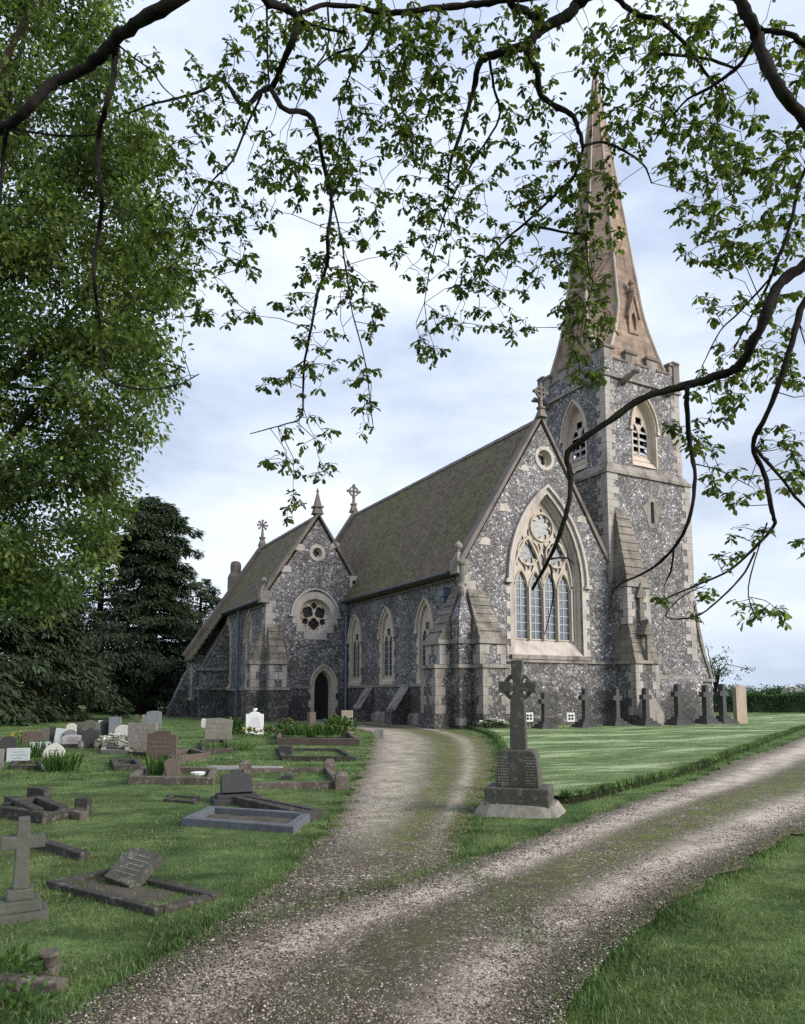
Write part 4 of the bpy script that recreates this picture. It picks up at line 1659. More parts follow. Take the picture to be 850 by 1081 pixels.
# ================================================================== GRAVES
def outline(kind, w, h):
    a = w / 2
    if kind == 'flat':
        return [(-a, 0), (a, 0), (a, h), (-a, h)]
    if kind == 'round':
        k = min(.35 * w, h * .4)
        return [(-a, 0), (a, 0)] + [(a * math.cos(t), h - k + k * math.sin(t)) for t in [PI * i / 14 for i in range(15)]]
    if kind == 'segment':
        k = .14 * w
        return [(-a, 0), (a, 0)] + [(a * math.cos(t), h - k + k * math.sin(t)) for t in [PI * i / 12 for i in range(13)]]
    if kind == 'gothic':
        return arch(0, w, 0, h - .62 * w, .62 * w, n=8)
    if kind == 'peak':
        return [(-a, 0), (a, 0), (a, h * .93), (0, h), (-a, h * .93)]
    if kind == 'stepped':
        return [(-a, 0), (a, 0), (a, h * .86), (a * .62, h * .86), (a * .62, h), (-a * .5, h), (-a * .5, h * .92), (-a, h * .92)]
    if kind == 'shoulder':
        k = a * .66
        return [(-a, 0), (a, 0), (a, h * .9)] + [(k * math.cos(t), h * .9 + (h * .1) * math.sin(t)) for t in [PI * i / 10 for i in range(11)]] + [(-a, h * .9)]
    if kind == 'ogee':
        return [(-a, 0), (a, 0), (a, h * .8), (a * .8, h * .86), (a * .4, h * .9), (a * .2, h), (-a * .2, h), (-a * .4, h * .9), (-a * .8, h * .86), (-a, h * .8)]
    return [(-a, 0), (a, 0), (a, h), (-a, h)]


FY = lambda y0: (lambda a, b, c: (a, y0 - c, b))


def slabstone(kind, w, h, t, mat, parent, name='headstone', loc=(0, 0, 0), rot=(0, 0, 0), bevel=.012, foot=.12):
    o = MB()
    ol = [(a, b - (foot if b == 0 else 0)) for a, b in outline(kind, w, h)]
    o.plate(FY(0), ol, (), -t / 2, t / 2)
    ob = o.build(name, mat, parent, bevel=bevel)
    ob.location = loc
    ob.rotation_euler = rot
    return ob


def inscription(parent, w, z0, z1, n, y, mat, seed=0):
    r = random.Random(seed)
    o = MB()
    for i in range(n):
        z = z1 - (z1 - z0) * i / max(1, n - 1)
        x = -w / 2 * r.uniform(.6, 1)
        e = -x
        while x < e:
            l = r.uniform(.02, .07)
            o.box(x, min(x + l, e), y - .004, y, z, z + .014)
            x += l + .015
    return o.build('inscription', mat, parent, recalc=False)


def headstone(px, kind, mat, label, t=.1, yaw=0.0, tilt=0.0, lean=0.0, cat='headstone', base=None, ins=None, group='headstones in the churchyard', name='headstone'):
    """px = (x0, x1, top, bottom) in the photograph; stands where its foot is seen"""
    x0, x1, yt, yb = px
    p = gp((x0 + x1) / 2, yb)
    k = ppm(p)
    w, h = (x1 - x0) / k / max(.6, math.cos(yaw)), (yb - yt) / k
    root = thing(name, label, cat, p - Vector((0, 0, .02)), -math.atan2(p.x, p.y) * .6 + yaw, group)
    z = 0
    if base:
        o = MB()
        o.box(-w * .62, w * .62, -t * 1.3, t * 1.3, -.1, base)
        o.build('base', base_mat(mat), root, bevel=.012)
        z = base
    s = slabstone(kind, w, h - z, t, mat, root, 'slab', (0, 0, z), (tilt, lean, 0), foot=.15 if not base else 0)
    if ins:
        inscription(s, w * .7, (h - z) * .3, (h - z) * .72, ins, -t / 2, 'hs_slate' if mat not in ('hs_dark', 'hs_brown', 'hs_slate') else 'hs_grey', int(x0))
    return root, p, w, h


def base_mat(m):
    return {'hs_white': 'hs_grey', 'hs_lilac': 'hs_dark', 'hs_pale': 'hs_grey'}.get(m, m)


HS = [
    ((0, 16, 776.5, 803), 'round', 'hs_dark', 'dark rounded headstone at the frame edge behind pale stones', {}),
    ((-6, 3, 790, 810), 'flat', 'hs_grey', 'grey slab cut by the frame edge beside the blue white tablet', {}),
    ((8, 30, 789, 804), 'flat', 'hs_blue', 'wide low blue white tablet with two engraved panels', dict(ins=3)),
    ((24, 45, 771, 790), 'segment', 'hs_brown', 'brown round topped headstone behind the blue tablets', {}),
    ((31, 52, 782.5, 797), 'flat', 'hs_blue', 'low blue grey tablet half hidden by green plants', dict(ins=3)),
    ((45, 68, 783.5, 812.5), 'gothic', 'hs_pale', 'pale pointed headstone with daffodil leaves at its foot', dict(ins=5, yaw=.12)),
    ((45, 51.5, 768, 785), 'flat', 'hs_green', 'narrow green grey slab beside a dark brown one', {}),
    ((51, 58.5, 767, 784), 'flat', 'hs_dark', 'narrow near black slab between green grey and tilted white ones', {}),
    ((57, 67, 768.5, 785), 'flat', 'hs_blue', 'small pale blue headstone leaning to one side', dict(lean=.12)),
    ((70, 80, 763, 780), 'round', 'hs_pale', 'small cream round headstone behind a dark rounded one', {}),
    ((68, 80, 769.5, 785), 'round', 'hs_slate', 'small slate round headstone in front of the cream one', {}),
    ((66, 86.5, 775, 789), 'segment', 'hs_lilac', 'broad lilac grey headstone with curved top on dark base', dict(base=.12, ins=4)),
    ((81, 87, 762, 783), 'flat', 'hs_green', 'narrow dull green slab tucked behind the black memorial', {}),
    ((87, 101, 759.5, 784), 'round', 'hs_green', 'tall dark green rounded headstone behind the black memorial', {}),
    ((86.5, 104, 768, 790), 'ogee', 'hs_dark', 'polished black shaped memorial with vases at its foot', dict(base=.12, t=.12)),
    ((103.5, 108, 760, 776), 'flat', 'hs_pale', 'thin pale slab at the edge of a black one', {}),
    ((106.6, 115, 760.5, 776), 'flat', 'hs_dark', 'plain black slab beside the light grey square one', {}),
    ((115, 127.6, 756.5, 776), 'flat', 'hs_slate', 'light slate square topped slab under the yew', dict(ins=4)),
    ((122.7, 138.5, 764.7, 790), 'round', 'hs_pale', 'mottled whitish headstone with broad round top by big lichened slab', dict(lean=-.08)),
    ((142, 146.3, 754, 768), 'round', 'hs_brown', 'very narrow brown footstone under the yew trunk', {}),
    ((149.5, 153.5, 754, 768), 'round', 'hs_grey', 'very narrow grey footstone next to slate rounded headstone', {}),
    ((154.5, 170, 750, 769), 'segment', 'hs_slate', 'blue slate headstone with curved top in front of yew trunk', dict(ins=4)),
    ((216.5, 244, 757.5, 780), 'peak', 'hs_grey', 'leaning lichen covered slab standing near the drainpipe', dict(lean=.05, tilt=.06, ins=3)),
    ((212.5, 217.5, 758, 768), 'round', 'hs_pale', 'tiny white marker stone by the church wall', {}),
    ((259.5, 278, 751, 775), 'shoulder', 'hs_white', 'white marble headstone with a small bird ornament on top', dict(ins=6)),
]
made = {}
for px, kind, mat, label, kw in HS:
    made[label] = headstone(px, kind, mat, label, **kw)
r, p, w, h = made['white marble headstone with a small bird ornament on top']
o = MB()
o.tube([(-.08, 0, h - .02), (-.02, 0, h + .05), (.05, 0, h + .1), (.09, 0, h + .11)], [.03, .06, .045, .015], 8)
o.tube([(-.02, 0, h + .05), (-.05, -.05, h + .14)], [.04, .01], 6)
o.build('ornament', 'hs_white', r, smooth=True)
r, p, w, h = made['polished black shaped memorial with vases at its foot']
for x in (-.22, .2):
    o = MB()
    o.lathe((x, -.25, 0), [(.05, 0), (.09, .1), (.07, .22), (.09, .25)], 10)
    o.build('vase', 'hs_grey', r)


def gq(q):
    v = gp(*q)
    return Vector((v.x, v.y, 0))


def kerb_grave(fl, fr_, bl, mat, label, kh=.14, kw=.12, bed='bed', group='graves with stone kerbs', corner=0, cat='grave', thin_front=None):
    """fl, fr_, bl = the near-left, near-right and far-left corners of the kerb as seen (foot of the kerb)"""
    a, b, c = gq(fl), gq(fr_), gq(bl)
    ex, ey = b - a, c - a
    L, W = ex.length, ey.length
    rz = math.atan2(ex.y, ex.x)
    z0 = min(hgt(a.x, a.y), hgt(b.x, b.y), hgt(c.x, c.y))
    root = thing('kerbed_grave', label, cat, (a.x, a.y, z0), rz, group)
    sx = ey.dot(ex.normalized())
    wy = math.sqrt(max(.01, W * W - sx * sx))
    o = MB()
    def seg(p, q, w):
        p, q = Vector(p), Vector(q)
        d = (q - p).normalized()
        n = Vector((-d.y, d.x)) * w
        tw = rnd.uniform(-.02, .02)
        vs = []
        for z in (-.15, kh):
            for P in (p, q, q + n, p + n):
                vs.append((P.x, P.y, z + (tw if z > 0 and P in (q,) else 0)))
        o.add(vs, [(3, 2, 1, 0), (4, 5, 6, 7), (0, 1, 5, 4), (1, 2, 6, 5), (2, 3, 7, 6), (3, 0, 4, 7)])
    seg((0, 0), (L, 0), kw)
    seg((L + sx, wy), (sx, wy), kw)
    f = kw / wy
    seg((sx * (1 - f), wy - kw), (sx * f, kw), kw)
    seg((L + sx * f, kw), (L + sx * (1 - f), wy - kw), kw)
    o.build('kerb', mat, root, bevel=.012)
    if corner:
        for (x, y) in ((.02, .02), (L - .02, .02), (sx + .02, wy - .02), (L + sx - .02, wy - .02)):
            q = MB()
            s = .12
            q.box(x - s, x + s, y - s, y + s, -.1, kh + corner)
            q.frust((x - s, x + s, y - s, y + s), kh + corner, (x - s * .5, x + s * .5, y - s * .5, y + s * .5), kh + corner + .07)
            q.build('corner_post', mat, root, bevel=.01)
    if bed:
        o = MB()
        nx, ny = 14, 7
        vs = []
        for i in range(nx + 1):
            for j in range(ny + 1):
                u, v = i / nx, j / ny
                x = kw * .6 + (L - 1.2 * kw) * u + sx * (f * .6 + v * (1 - 1.2 * f))
                y = kw * .6 + (wy - 1.2 * kw) * v
                vs.append((x, y, kh * .3 - .012 + .02 * math.sin(PI * u) * math.sin(PI * v) + rnd.uniform(-.012, .012)))
        o.add(vs, [(i * (ny + 1) + j, (i + 1) * (ny + 1) + j, (i + 1) * (ny + 1) + j + 1, i * (ny + 1) + j + 1) for i in range(nx) for j in range(ny)])
        o.build('bed', bed, root, recalc=False)
    return root, L, sx, wy


# large lichened slab with its kerb
def grave_with_stone(fl, fr_, bl, kmat, label, at, px, kind, mat, t=.12, yaw=0, tilt=0, kh=.14, kw=.12, bed='bed', corner=0, ins=0, base=.0, name='headstone', lean=0):
    """at = (u, v) of the stone inside the kerb rectangle; px = (width px, height px)"""
    root, L, sx, wy = kerb_grave(fl, fr_, bl, kmat, label, kh, kw, bed, corner=corner)
    x = L * at[0] + sx * at[1]
    y = wy * at[1]
    wp = root.location + Matrix.Rotation(root.rotation_euler.z, 3, 'Z') @ Vector((x, y, 0))
    k = ppm(wp)
    w, h = px[0] / k, px[1] / k
    if base:
        o = MB()
        o.box(-w * .6, w * .6, -t, t, -.05, base)
        bo = o.build('base', mat, root, bevel=.01)
        bo.location = (x, y, 0)
        bo.rotation_euler = (0, 0, -root.rotation_euler.z + yaw)
    s = slabstone(kind, w, h - base, t, mat, root, name, (x, y, base), (tilt, lean, -root.rotation_euler.z + yaw))
    if ins:
        inscription(s, w * .7, (h - base) * .3, (h - base) * .75, ins, -t / 2, 'hs_grey' if mat in ('hs_dark', 'hs_brown', 'granite') else 'hs_slate', ins)
    return root


grave_with_stone((135, 797), (168, 800), (137, 790), 'kerb_dark', 'large grey lichened rectangular headstone with a dark low kerb before it', (.45, .85), (30, 29), 'flat', 'hs_grey', ins=4, kh=.1)
grave_with_stone((183, 806), (222, 801), (165, 799), 'hs_brown', 'polished brown stepped headstone with brown kerbs beside the lichened slab', (-.02, .6), (31, 31), 'stepped', 'hs_brown', ins=4, kh=.16)
kerb_grave((213, 796), (246, 795), (211, 785), 'kerb_dark', 'plain grave with dark kerb filled with grass behind the brown headstone', bed='grass', kh=.14)
kerb_grave((120, 814), (152, 813), (117, 806), 'kerb_dark', 'small dark kerbed plot with low plants left of the wedge stones', kh=.12)
rt, L, sx, wy = kerb_grave((292, 787), (380, 787), (296, 772), 'hs_brown', 'overgrown red brown kerbed grave full of green plants and pale post', kh=.24, bed='grass')
slabstone('flat', .5, .95, .12, 'hs_brown', rt, 'headstone', (.1, wy * .45, 0), (0, 0, PI / 2 - rt.rotation_euler.z - .3))
slabstone('flat', .42, .85, .3, 'hs_tan', rt, 'post', (L * .24, wy * .85, .1), (0, 0, -rt.rotation_euler.z))
slabstone('flat', .3, .36, .5, 'kerb_pale', rt, 'end_block', (L * .9, wy * .55, 0), (0, 0, -rt.rotation_euler.z))
grave_with_stone((297, 803), (376, 804), (292, 792), 'kerb_dark', 'narrow dark kerbed grave with a small wedge stone below the overgrown one', (.1, .5), (14, 11), 'peak', 'hs_dark', t=.3, kh=.12, bed='grass')
rt, L, sx, wy = kerb_grave((135, 828), (225, 829), (150, 817), 'kerb', 'brown kerbed grave with two leaning wedge stones and a white bowl', kh=.15, bed='grass')
for q, (x, lean) in enumerate(((.24, .25), (.3, -.2))):
    slabstone('flat', .26, .36, .12, 'hs_brown', rt, 'tablet', (L * x, wy * .5, .02), (-.25, lean, .4))
o = MB()
o.lathe((L * .62, wy * .45, .06), [(.06, 0), (.12, .05), (.14, .09), (.1, .1)], 12)
o.build('bowl', 'hs_white', rt)
grave_with_stone((253, 833), (362, 833), (258, 816), 'kerb', 'brown kerbed grave with blocky corner posts and a small central stone', (.48, .5), (12, 7), 'segment', 'hs_dark', t=.25, kh=.13, bed='grass', corner=.1)
o = MB()
p0 = gp(255, 813)
o.box(-.8, .8, -.4, .4, -.05, .06)
s = o.build('flat_tombstone', 'kerb_pale', None, bevel=.02)
s.location = p0
s.rotation_euler = (0, 0, -.15)
s['label'] = 'pale flat ledger slab lying in grass above the corner post grave'
s['category'] = 'tombstone'
rt, L, sx, wy = kerb_grave((228, 845), (326, 868), (243, 842), 'kerb_dark', 'dark mossy kerbed grave with a dark book shaped headstone leaning back', kh=.12)
bk = MB()
bk.plate(FY(0), outline('ogee', .46, .34), (), -.09, .09)
bo = bk.build('book_headstone', 'hs_dark', rt, bevel=.015)
bo.location = (.36, wy * .5, .12)
bo.rotation_euler = (-.45, 0, -rt.rotation_euler.z + .35)
o = MB()
o.box(-.36, .36, -.26, .24, -.05, .08)
o.box(-.3, .3, -.18, .18, .08, .13)
b2 = o.build('base', 'hs_dark', rt, bevel=.012)
b2.location = (.36, wy * .5, 0)
b2.rotation_euler = (0, 0, -rt.rotation_euler.z + .35)
kerb_grave((191, 872), (310, 880), (222, 858), 'kerb_blue', 'grave with pale blue grey kerb beside the path, gravel inside', kh=.1, kw=.12)
# foreground plot with a fallen tablet
rt, L, sx, wy = kerb_grave((48, 937), (163, 968), (118, 922), 'kerb_dark', 'sunken dark kerbed grave with a fallen broken tablet lying on gravel', kh=.055, kw=.085)
o = MB()
o.plate(FY(0), [(-.21, 0), (.18, -.02), (.23, .12), (.2, .3), (.24, .42), (.12, .47), (.02, .44), (-.1, .49), (-.22, .45), (-.26, .3), (-.2, .15)], (), -.05, .05)
tb_ = o.build('fallen_tablet', 'granite', rt, bevel=.012)
tb_.location = (.5, wy * .6, .03)
tb_.scale = (.8, .8, .8)
tb_.rotation_euler = (-1.05, .1, -rt.rotation_euler.z - .45)
inscription(tb_, .3, .1, .36, 5, -.05, 'hs_grey', 4)
# loose kerb stone
def kerb_stone(a, b, label, mat='kerb_dark', h=.1, w=.11):
    A, B_ = gq(a), gq(b)
    d = B_ - A
    o = MB()
    o.box(0, d.length, 0, w, -.08, h)
    s = o.build('kerb_stone', mat, None, bevel=.012)
    s.location = (A.x, A.y, hgt(A.x, A.y))
    s.rotation_euler = (0, 0, math.atan2(d.y, d.x))
    s['label'] = label
    s['category'] = 'kerb stone'
    s['group'] = 'loose kerb stones in the grass'


kerb_stone((27, 893), (84, 909), 'long dark kerb stone set in grass behind the small stone cross')
kerb_stone((-10, 1044), (60, 1050), 'brown kerb stone among weeds in the bottom corner', 'kerb', .06, .09)
# broken heap of kerb stones
rr = random.Random(3)
seq = [((0, 863), (45, 870), .14), ((4, 852), (34, 868), .16), ((33, 849), (62, 862), .12), ((44, 870), (90, 861), .12), ((10, 858), (40, 850), .13), ((28, 845), (46, 847), .2), ((78, 858), (92, 858), .2), ((60, 862), (84, 866), .1)]
words = ['longest dark piece of the broken kerb, lying in front', 'mossy dark kerb piece slanting inside the broken heap', 'middle kerb piece lying across the back of the broken heap', 'dark kerb piece at the near edge reaching to the end block',
         'kerb piece lying crosswise under the mossy one in the heap', 'upright stub block at the back of the broken kerb heap', 'square end block of the broken kerb heap, farthest from the frame edge', 'low thin kerb piece sunk in grass by the end block']
for (a, b, h), wd in zip(seq, words):
    kerb_stone(a, b, wd, 'kerb_dark' if rr.random() < .7 else 'kerb', h, .13)
kerb_grave((10, 813), (46, 813), (14, 806), 'kerb_dark', 'low dark kerb by the frame edge beside the pale pointed headstone', kh=.1, bed='grass')
kerb_grave((172, 846), (205, 849), (180, 840), 'kerb_dark', 'very low sunken dark kerb in the grass left of the book headstone grave', kh=.04, kw=.08, bed='grass')
# small earth mound with white flowers
kerb_grave((106, 796), (137, 797), (109, 787), 'kerb_pale', 'pale kerbed grave heaped with white flowers before the black memorial', kh=.12)


def stone_cross(px, label, mat, arm=.42, base_steps=3, group=None, yaw=0.0, thick=.5, name='grave_cross', bw=.6, foot=.36, taper=.85, loc=None, height=None):
    if loc is None:
        x, yt, yb = px
        p = gp(x, yb)
        H = (yb - yt) / ppm(p)
    else:
        p, H = loc, height
    root = thing(name, label, 'cross', p - Vector((0, 0, .02)), yaw, group)
    bh = H * foot * .5
    z = -.05
    W = H * bw / 2
    for i in range(base_steps):
        o = MB()
        s = W * (1 - i * .27)
        o.frust((-s, s, -s * .8, s * .8), z, (-s * .94, s * .94, -s * .75, s * .75), z + bh / base_steps + (.05 if i == 0 else 0))
        z += bh / base_steps + (.05 if i == 0 else 0)
        o.build('step', mat, root, bevel=.012)
    a = H * .062
    o = MB()
    d = a * thick * 1.6
    top = H
    ca = top - H * .24
    ol = [(-a * 1.15, z), (a * 1.15, z), (a, ca - a), (arm * H / 2, ca - a), (arm * H / 2, ca + a), (a, ca + a), (a * taper, top), (-a * taper, top), (-a, ca + a), (-arm * H / 2, ca + a), (-arm * H / 2, ca - a), (-a, ca - a)]
    o.plate(FY(0), ol, (), -d, d)
    o.build('cross', mat, root, bevel=.01)
    return root


stone_cross((20, 862, 968), 'small weathered stone cross on stepped base at the frame edge', 'hs_green', .4, 3, yaw=.5, bw=.54, foot=.62, thick=.75)
ws = [(2.43, 38, 'one behind the Celtic cross'), (4.7, 41, ''), (6.55, 39, ''), (8.56, 40, ''), (10.7, 43, ''), (12.42, 41, ''), (13.73, 42, '')]
wl = ['grey cross on stepped base nearest the Celtic cross, by church wall', 'grey cross standing below the far corner of the great window', 'grey cross standing in front of the shaded buttress side',
      'grey cross standing in front of the tower buttress', 'grey cross in front of flint tower wall below the slit window', 'grey cross beside the sloping buttress at the tower corner', 'grey cross beside the tan headstone at the end of the row']
Cc = Vector((OX, OY, 0))
for (u, hp, _), lb in zip(ws, wl):
    q = Cc + Vector((CB[0], CB[1], 0)) * u + Vector((CA[0], CA[1], 0)) * (-2.4 + rnd.uniform(-.12, .12))
    q.z = lawn_z(q.x, q.y) + .0
    stone_cross(None, lb, 'war', .33, 3, 'row of crosses along the church wall', TH + rnd.uniform(-.08, .08), .7, loc=q, height=hp / ppm(q), bw=.62, foot=.42)
q = Cc + Vector((CB[0], CB[1], 0)) * 15.1 + Vector((CA[0], CA[1], 0)) * -2.4
q.z = lawn_z(q.x, q.y)
rt = thing('headstone', 'tall tan headstone with angled shoulders ending the row of crosses', 'headstone', q, TH, 'headstones in the churchyard')
slabstone('peak', .78, 1.95, .22, 'hs_tan', rt, 'slab')
q = Cc + Vector((CB[0], CB[1], 0)) * 14.4 + Vector((CA[0], CA[1], 0)) * 1.5
q.z = lawn_z(q.x, q.y)
rt = thing('headstone', 'plain pale headstone standing behind the end cross of the row', 'headstone', q, TH, 'headstones in the churchyard')
slabstone('flat', .5, 1.3, .12, 'hs_pale', rt, 'slab')
# little white boards with four dark squares
for px, yb, lb in ((559, 769, 'small white board with four dark squares half behind the Celtic cross'), (603, 769, 'small white board with four dark squares between two grey crosses')):
    p = gp(px, yb, .1)
    k = ppm(p)
    rt = thing('marker_sign', lb, 'sign', p, .1, 'white marker boards by the wall')
    o = MB()
    o.box(-.17, .17, -.015, .015, .28, .66)
    bd = o.build('board', 'board', rt, bevel=.004)
    for x in (-.065, .065):
        for z in (.405, .535):
            o = MB()
            o.box(x - .045, x + .045, -.019, -.015, z - .045, z + .045)
            o.build('panel', 'black', bd)
    o = MB()
    o.box(-.025, .025, .016, .05, -.1, .5)
    o.build('post', 'wood', rt)

# ================================================================== CELTIC CROSS
p = gp(549, 858)
ccx = thing('celtic_cross', 'dark stone Celtic wheel cross on tapering pedestal beside the drive', 'cross', p, -math.radians(17))
sc = 1 / ppm(p)


def pxs(a):
    return a * sc


o = MB()
n = 26
ring0, ring1 = [], []
rr = random.Random(5)
for i in range(n):
    a = 2 * PI * i / n
    e = (abs(math.cos(a)) ** 5 + abs(math.sin(a)) ** 5) ** (-1 / 5)
    k = 1 + rr.uniform(-.05, .05)
    ring0.append((pxs(50) * e * math.cos(a) * k, .05 + pxs(42) * e * math.sin(a) * k, -.08))
    ring1.append((pxs(38) * e * math.cos(a), .05 + pxs(33) * e * math.sin(a), pxs(11) + rr.uniform(-.012, .012)))
o.loft(ring0, ring1)
o.add(ring1, [tuple(range(n))])
o.build('plinth', 'plinth', ccx, bevel=0)
o = MB()
o.box(-pxs(33), pxs(33), -pxs(26), pxs(28), pxs(9), pxs(28))
o.build('step', 'granite', ccx, bevel=.02)
o = MB()
z0, z1 = pxs(28), pxs(66)
wb, wt = pxs(22.5), pxs(19.5)
pr_ = [(-wb, z0), (wb, z0), (wt * 1.03, z1 - pxs(8))] + [(wt - pxs(6) * (1 - math.cos(t)), z1 - pxs(8) + pxs(8) * math.sin(t)) for t in (.35, .7, 1.05, 1.4)] + \
      [(-(wt - pxs(6) * (1 - math.cos(t))), z1 - pxs(8) + pxs(8) * math.sin(t)) for t in (1.4, 1.05, .7, .35)] + [(-wt * 1.03, z1 - pxs(8))]
o.plate(FY(.0), pr_, (), -pxs(18), pxs(17))
pd = o.build('pedestal', 'granite', ccx, bevel=.018)
o = MB()
for i in range(10):                      # carved name lines down both sides of the worn panel
    z = z0 + pxs(4) + i * pxs(2.9)
    for s in (-1, 1):
        x = s * pxs(14.5)
        q = -pxs(5.5)
        while q < pxs(4.5):
            l = rr.uniform(.012, .035)
            o.box(x + q, x + q + l, -pxs(17) - .003, -pxs(17), z, z + .013)
            q += l + .012
o.build('inscription', 'plinth', pd, recalc=False)
o = MB()
zc = z1 + (161 - 66 - 66 + 30) * sc * 0 + pxs(66 + 61 - 66)        # height of the arms
zc = pxs(132)
zt_ = pxs(161)
a0, a1 = pxs(8.6), pxs(7.4)
ah = pxs(6.2)
ar = pxs(20)
q0, q1, q2 = pxs(4.5), pxs(4.1), pxs(10.5)
half = [(a1, zc - pxs(11)), (q0 + pxs(.4), zc - pxs(7.6)), (q0, zc - q1), (pxs(7.4), zc - q1 - pxs(.4)), (q2, zc - ah), (ar, zc - ah), (ar, zc + ah), (q2, zc + ah), (pxs(7.4), zc + q1 + pxs(.4)), (q0, zc + q1), (q0 + pxs(.4), zc + pxs(7.6)), (pxs(5.8), zc + pxs(11)), (pxs(6.2), zt_)]
o.plate(FY(0), [(-a0, z1 - .01), (a0, z1 - .01)] + half + [(-x, z) for x, z in half[::-1]], (), -pxs(7), pxs(7))
o.build('shaft', 'granite', ccx, bevel=.012)
o = MB()
o.plate(FY(0), circ(0, zc, pxs(15.4), 40), [circ(sx * pxs(6.9), zc + sz * pxs(6.5), pxs(2.7), 14) for sx in (-1, 1) for sz in (-1, 1)], -pxs(5), pxs(5))
o.build('wheel', 'granite', ccx)


# ================================================================== LEAFY THINGS
npr = np.random.default_rng(11)


def frames(d, nrm):
    d = d / (np.linalg.norm(d, axis=1, keepdims=True) + 1e-9)
    s = np.cross(nrm, d)
    s /= (np.linalg.norm(s, axis=1, keepdims=True) + 1e-9)
    n = np.cross(d, s)
    return d, s, n


def leaves(pos, d, nrm, size, tmpl, tris):
    """copies of a leaf template: x across, y along, z normal"""
    d, s, n = frames(d, nrm)
    T = np.array(tmpl, float)
    V = pos[:, None, :] + size[:, None, None] * (T[None, :, 0:1] * s[:, None, :] + T[None, :, 1:2] * d[:, None, :] + T[None, :, 2:3] * n[:, None, :])
    k = len(T)
    F = np.array(tris)[None] + (np.arange(len(pos)) * k)[:, None, None]
    return V.reshape(-1, 3), F.reshape(-1, F.shape[-1])


# lobed leaf: midrib 0-3, right side 4-8, left side 9-13
_m = [(0, 0, 0), (0, .36, .03), (0, .72, .0), (0, 1, -.07)]
_r = [(.09, .14, .02), (.17, .34, .06), (.12, .45, .05), (.25, .63, .06), (.16, .86, .0)]
OAK = _m + _r + [(-x, y, z) for x, y, z in _r]
OAK_T = [(0, 4, 1), (4, 5, 1), (5, 6, 1), (1, 6, 2), (6, 7, 2), (7, 8, 2), (2, 8, 3)]
OAK_T = OAK_T + [(a, c + 5 if c > 3 else c, b + 5 if b > 3 else b) if a < 4 else (a + 5, c + 5 if c > 3 else c, b + 5 if b > 3 else b) for a, b, c in OAK_T]
DIA = [(0, 0, 0), (.27, .45, .07), (0, 1, -.05), (-.27, .45, .07), (0, .5, 0)]
DIA_T = [(0, 1, 4), (1, 2, 4), (2, 3, 4), (3, 0, 4)]
NEED = [(0, 0, 0), (.16, .4, -.03), (.05, 1, -.12), (-.05, 1, -.12), (-.16, .4, -.03)]
NEED_T = [(0, 1, 4), (1, 2, 4), (2, 3, 4)]


def sphere(n):
    v = npr.normal(size=(n, 3))
    return v / np.linalg.norm(v, axis=1, keepdims=True)


def merge(parts):
    vs, fs, o = [], [], 0
    for v, f in parts:
        vs.append(v)
        fs.append(f + o)
        o += len(v)
    return np.concatenate(vs), np.concatenate(fs)


def bush(name, label, cat, loc, rx, ry, h, n, size, mat='plant', blossom=None, nb=0, bsize=.05, group=None, strap=False, stem=True):
    root = thing(name, label, cat, loc, 0, group)
    u = sphere(n)
    r = npr.random(n) ** .5
    if strap:
        a = npr.random(n) * 2 * PI
        rr_ = npr.random(n) ** .5
        pos = np.stack([rx * rr_ * np.cos(a), ry * rr_ * np.sin(a), np.zeros(n)], 1)
        d = np.stack([np.cos(a) * .35 * rr_ + npr.normal(size=n) * .15, np.sin(a) * .35 * rr_ + npr.normal(size=n) * .15, np.ones(n)], 1)
        T = [(-.03, 0, 0), (.03, 0, 0), (.035, .6, -.03), (-.035, .6, -.03), (0, 1, -.18)]
        V, F = leaves(pos, d, sphere(n), h * npr.uniform(.55, 1.05, n), T, [(0, 1, 2), (0, 2, 3), (3, 2, 4)])
    else:
        pos = np.stack([u[:, 0] * r * rx, u[:, 1] * r * ry, h * .5 + u[:, 2] * r * h * .5], 1)
        pos[:, 2] = np.maximum(pos[:, 2], .02)
        d = u + npr.normal(size=(n, 3)) * .5 + np.array([0, 0, .4])
        V, F = leaves(pos, d, sphere(n), size * npr.uniform(.6, 1.2, n), DIA, DIA_T)
    big_mesh('foliage', V, F, mat, root)
    if nb:
        u = sphere(nb)
        u[:, 2] = np.abs(u[:, 2])
        pos = np.stack([u[:, 0] * rx, u[:, 1] * ry, h * .4 + u[:, 2] * h * .65], 1)
        parts = []
        for q in range(5):
            a = 2 * PI * q / 5
            d = np.tile([[math.cos(a), math.sin(a), .35]], (nb, 1))
            parts.append(leaves(pos, d + npr.normal(size=(nb, 3)) * .2, np.tile([[0, 0, 1.0]], (nb, 1)), bsize * npr.uniform(.7, 1.2, nb), DIA, DIA_T))
        V, F = merge(parts)
        big_mesh('blossom', V, F, blossom, root)
    return root


def CH(u, v):
    x, y = OX + CB[0] * u + CA[0] * v, OY + CB[1] * u + CA[1] * v
    return (x, y, lawn_z(x, y))


def at(px, py, dz=0):
    v = gp(px, py)
    return (v.x, v.y, v.z + dz)


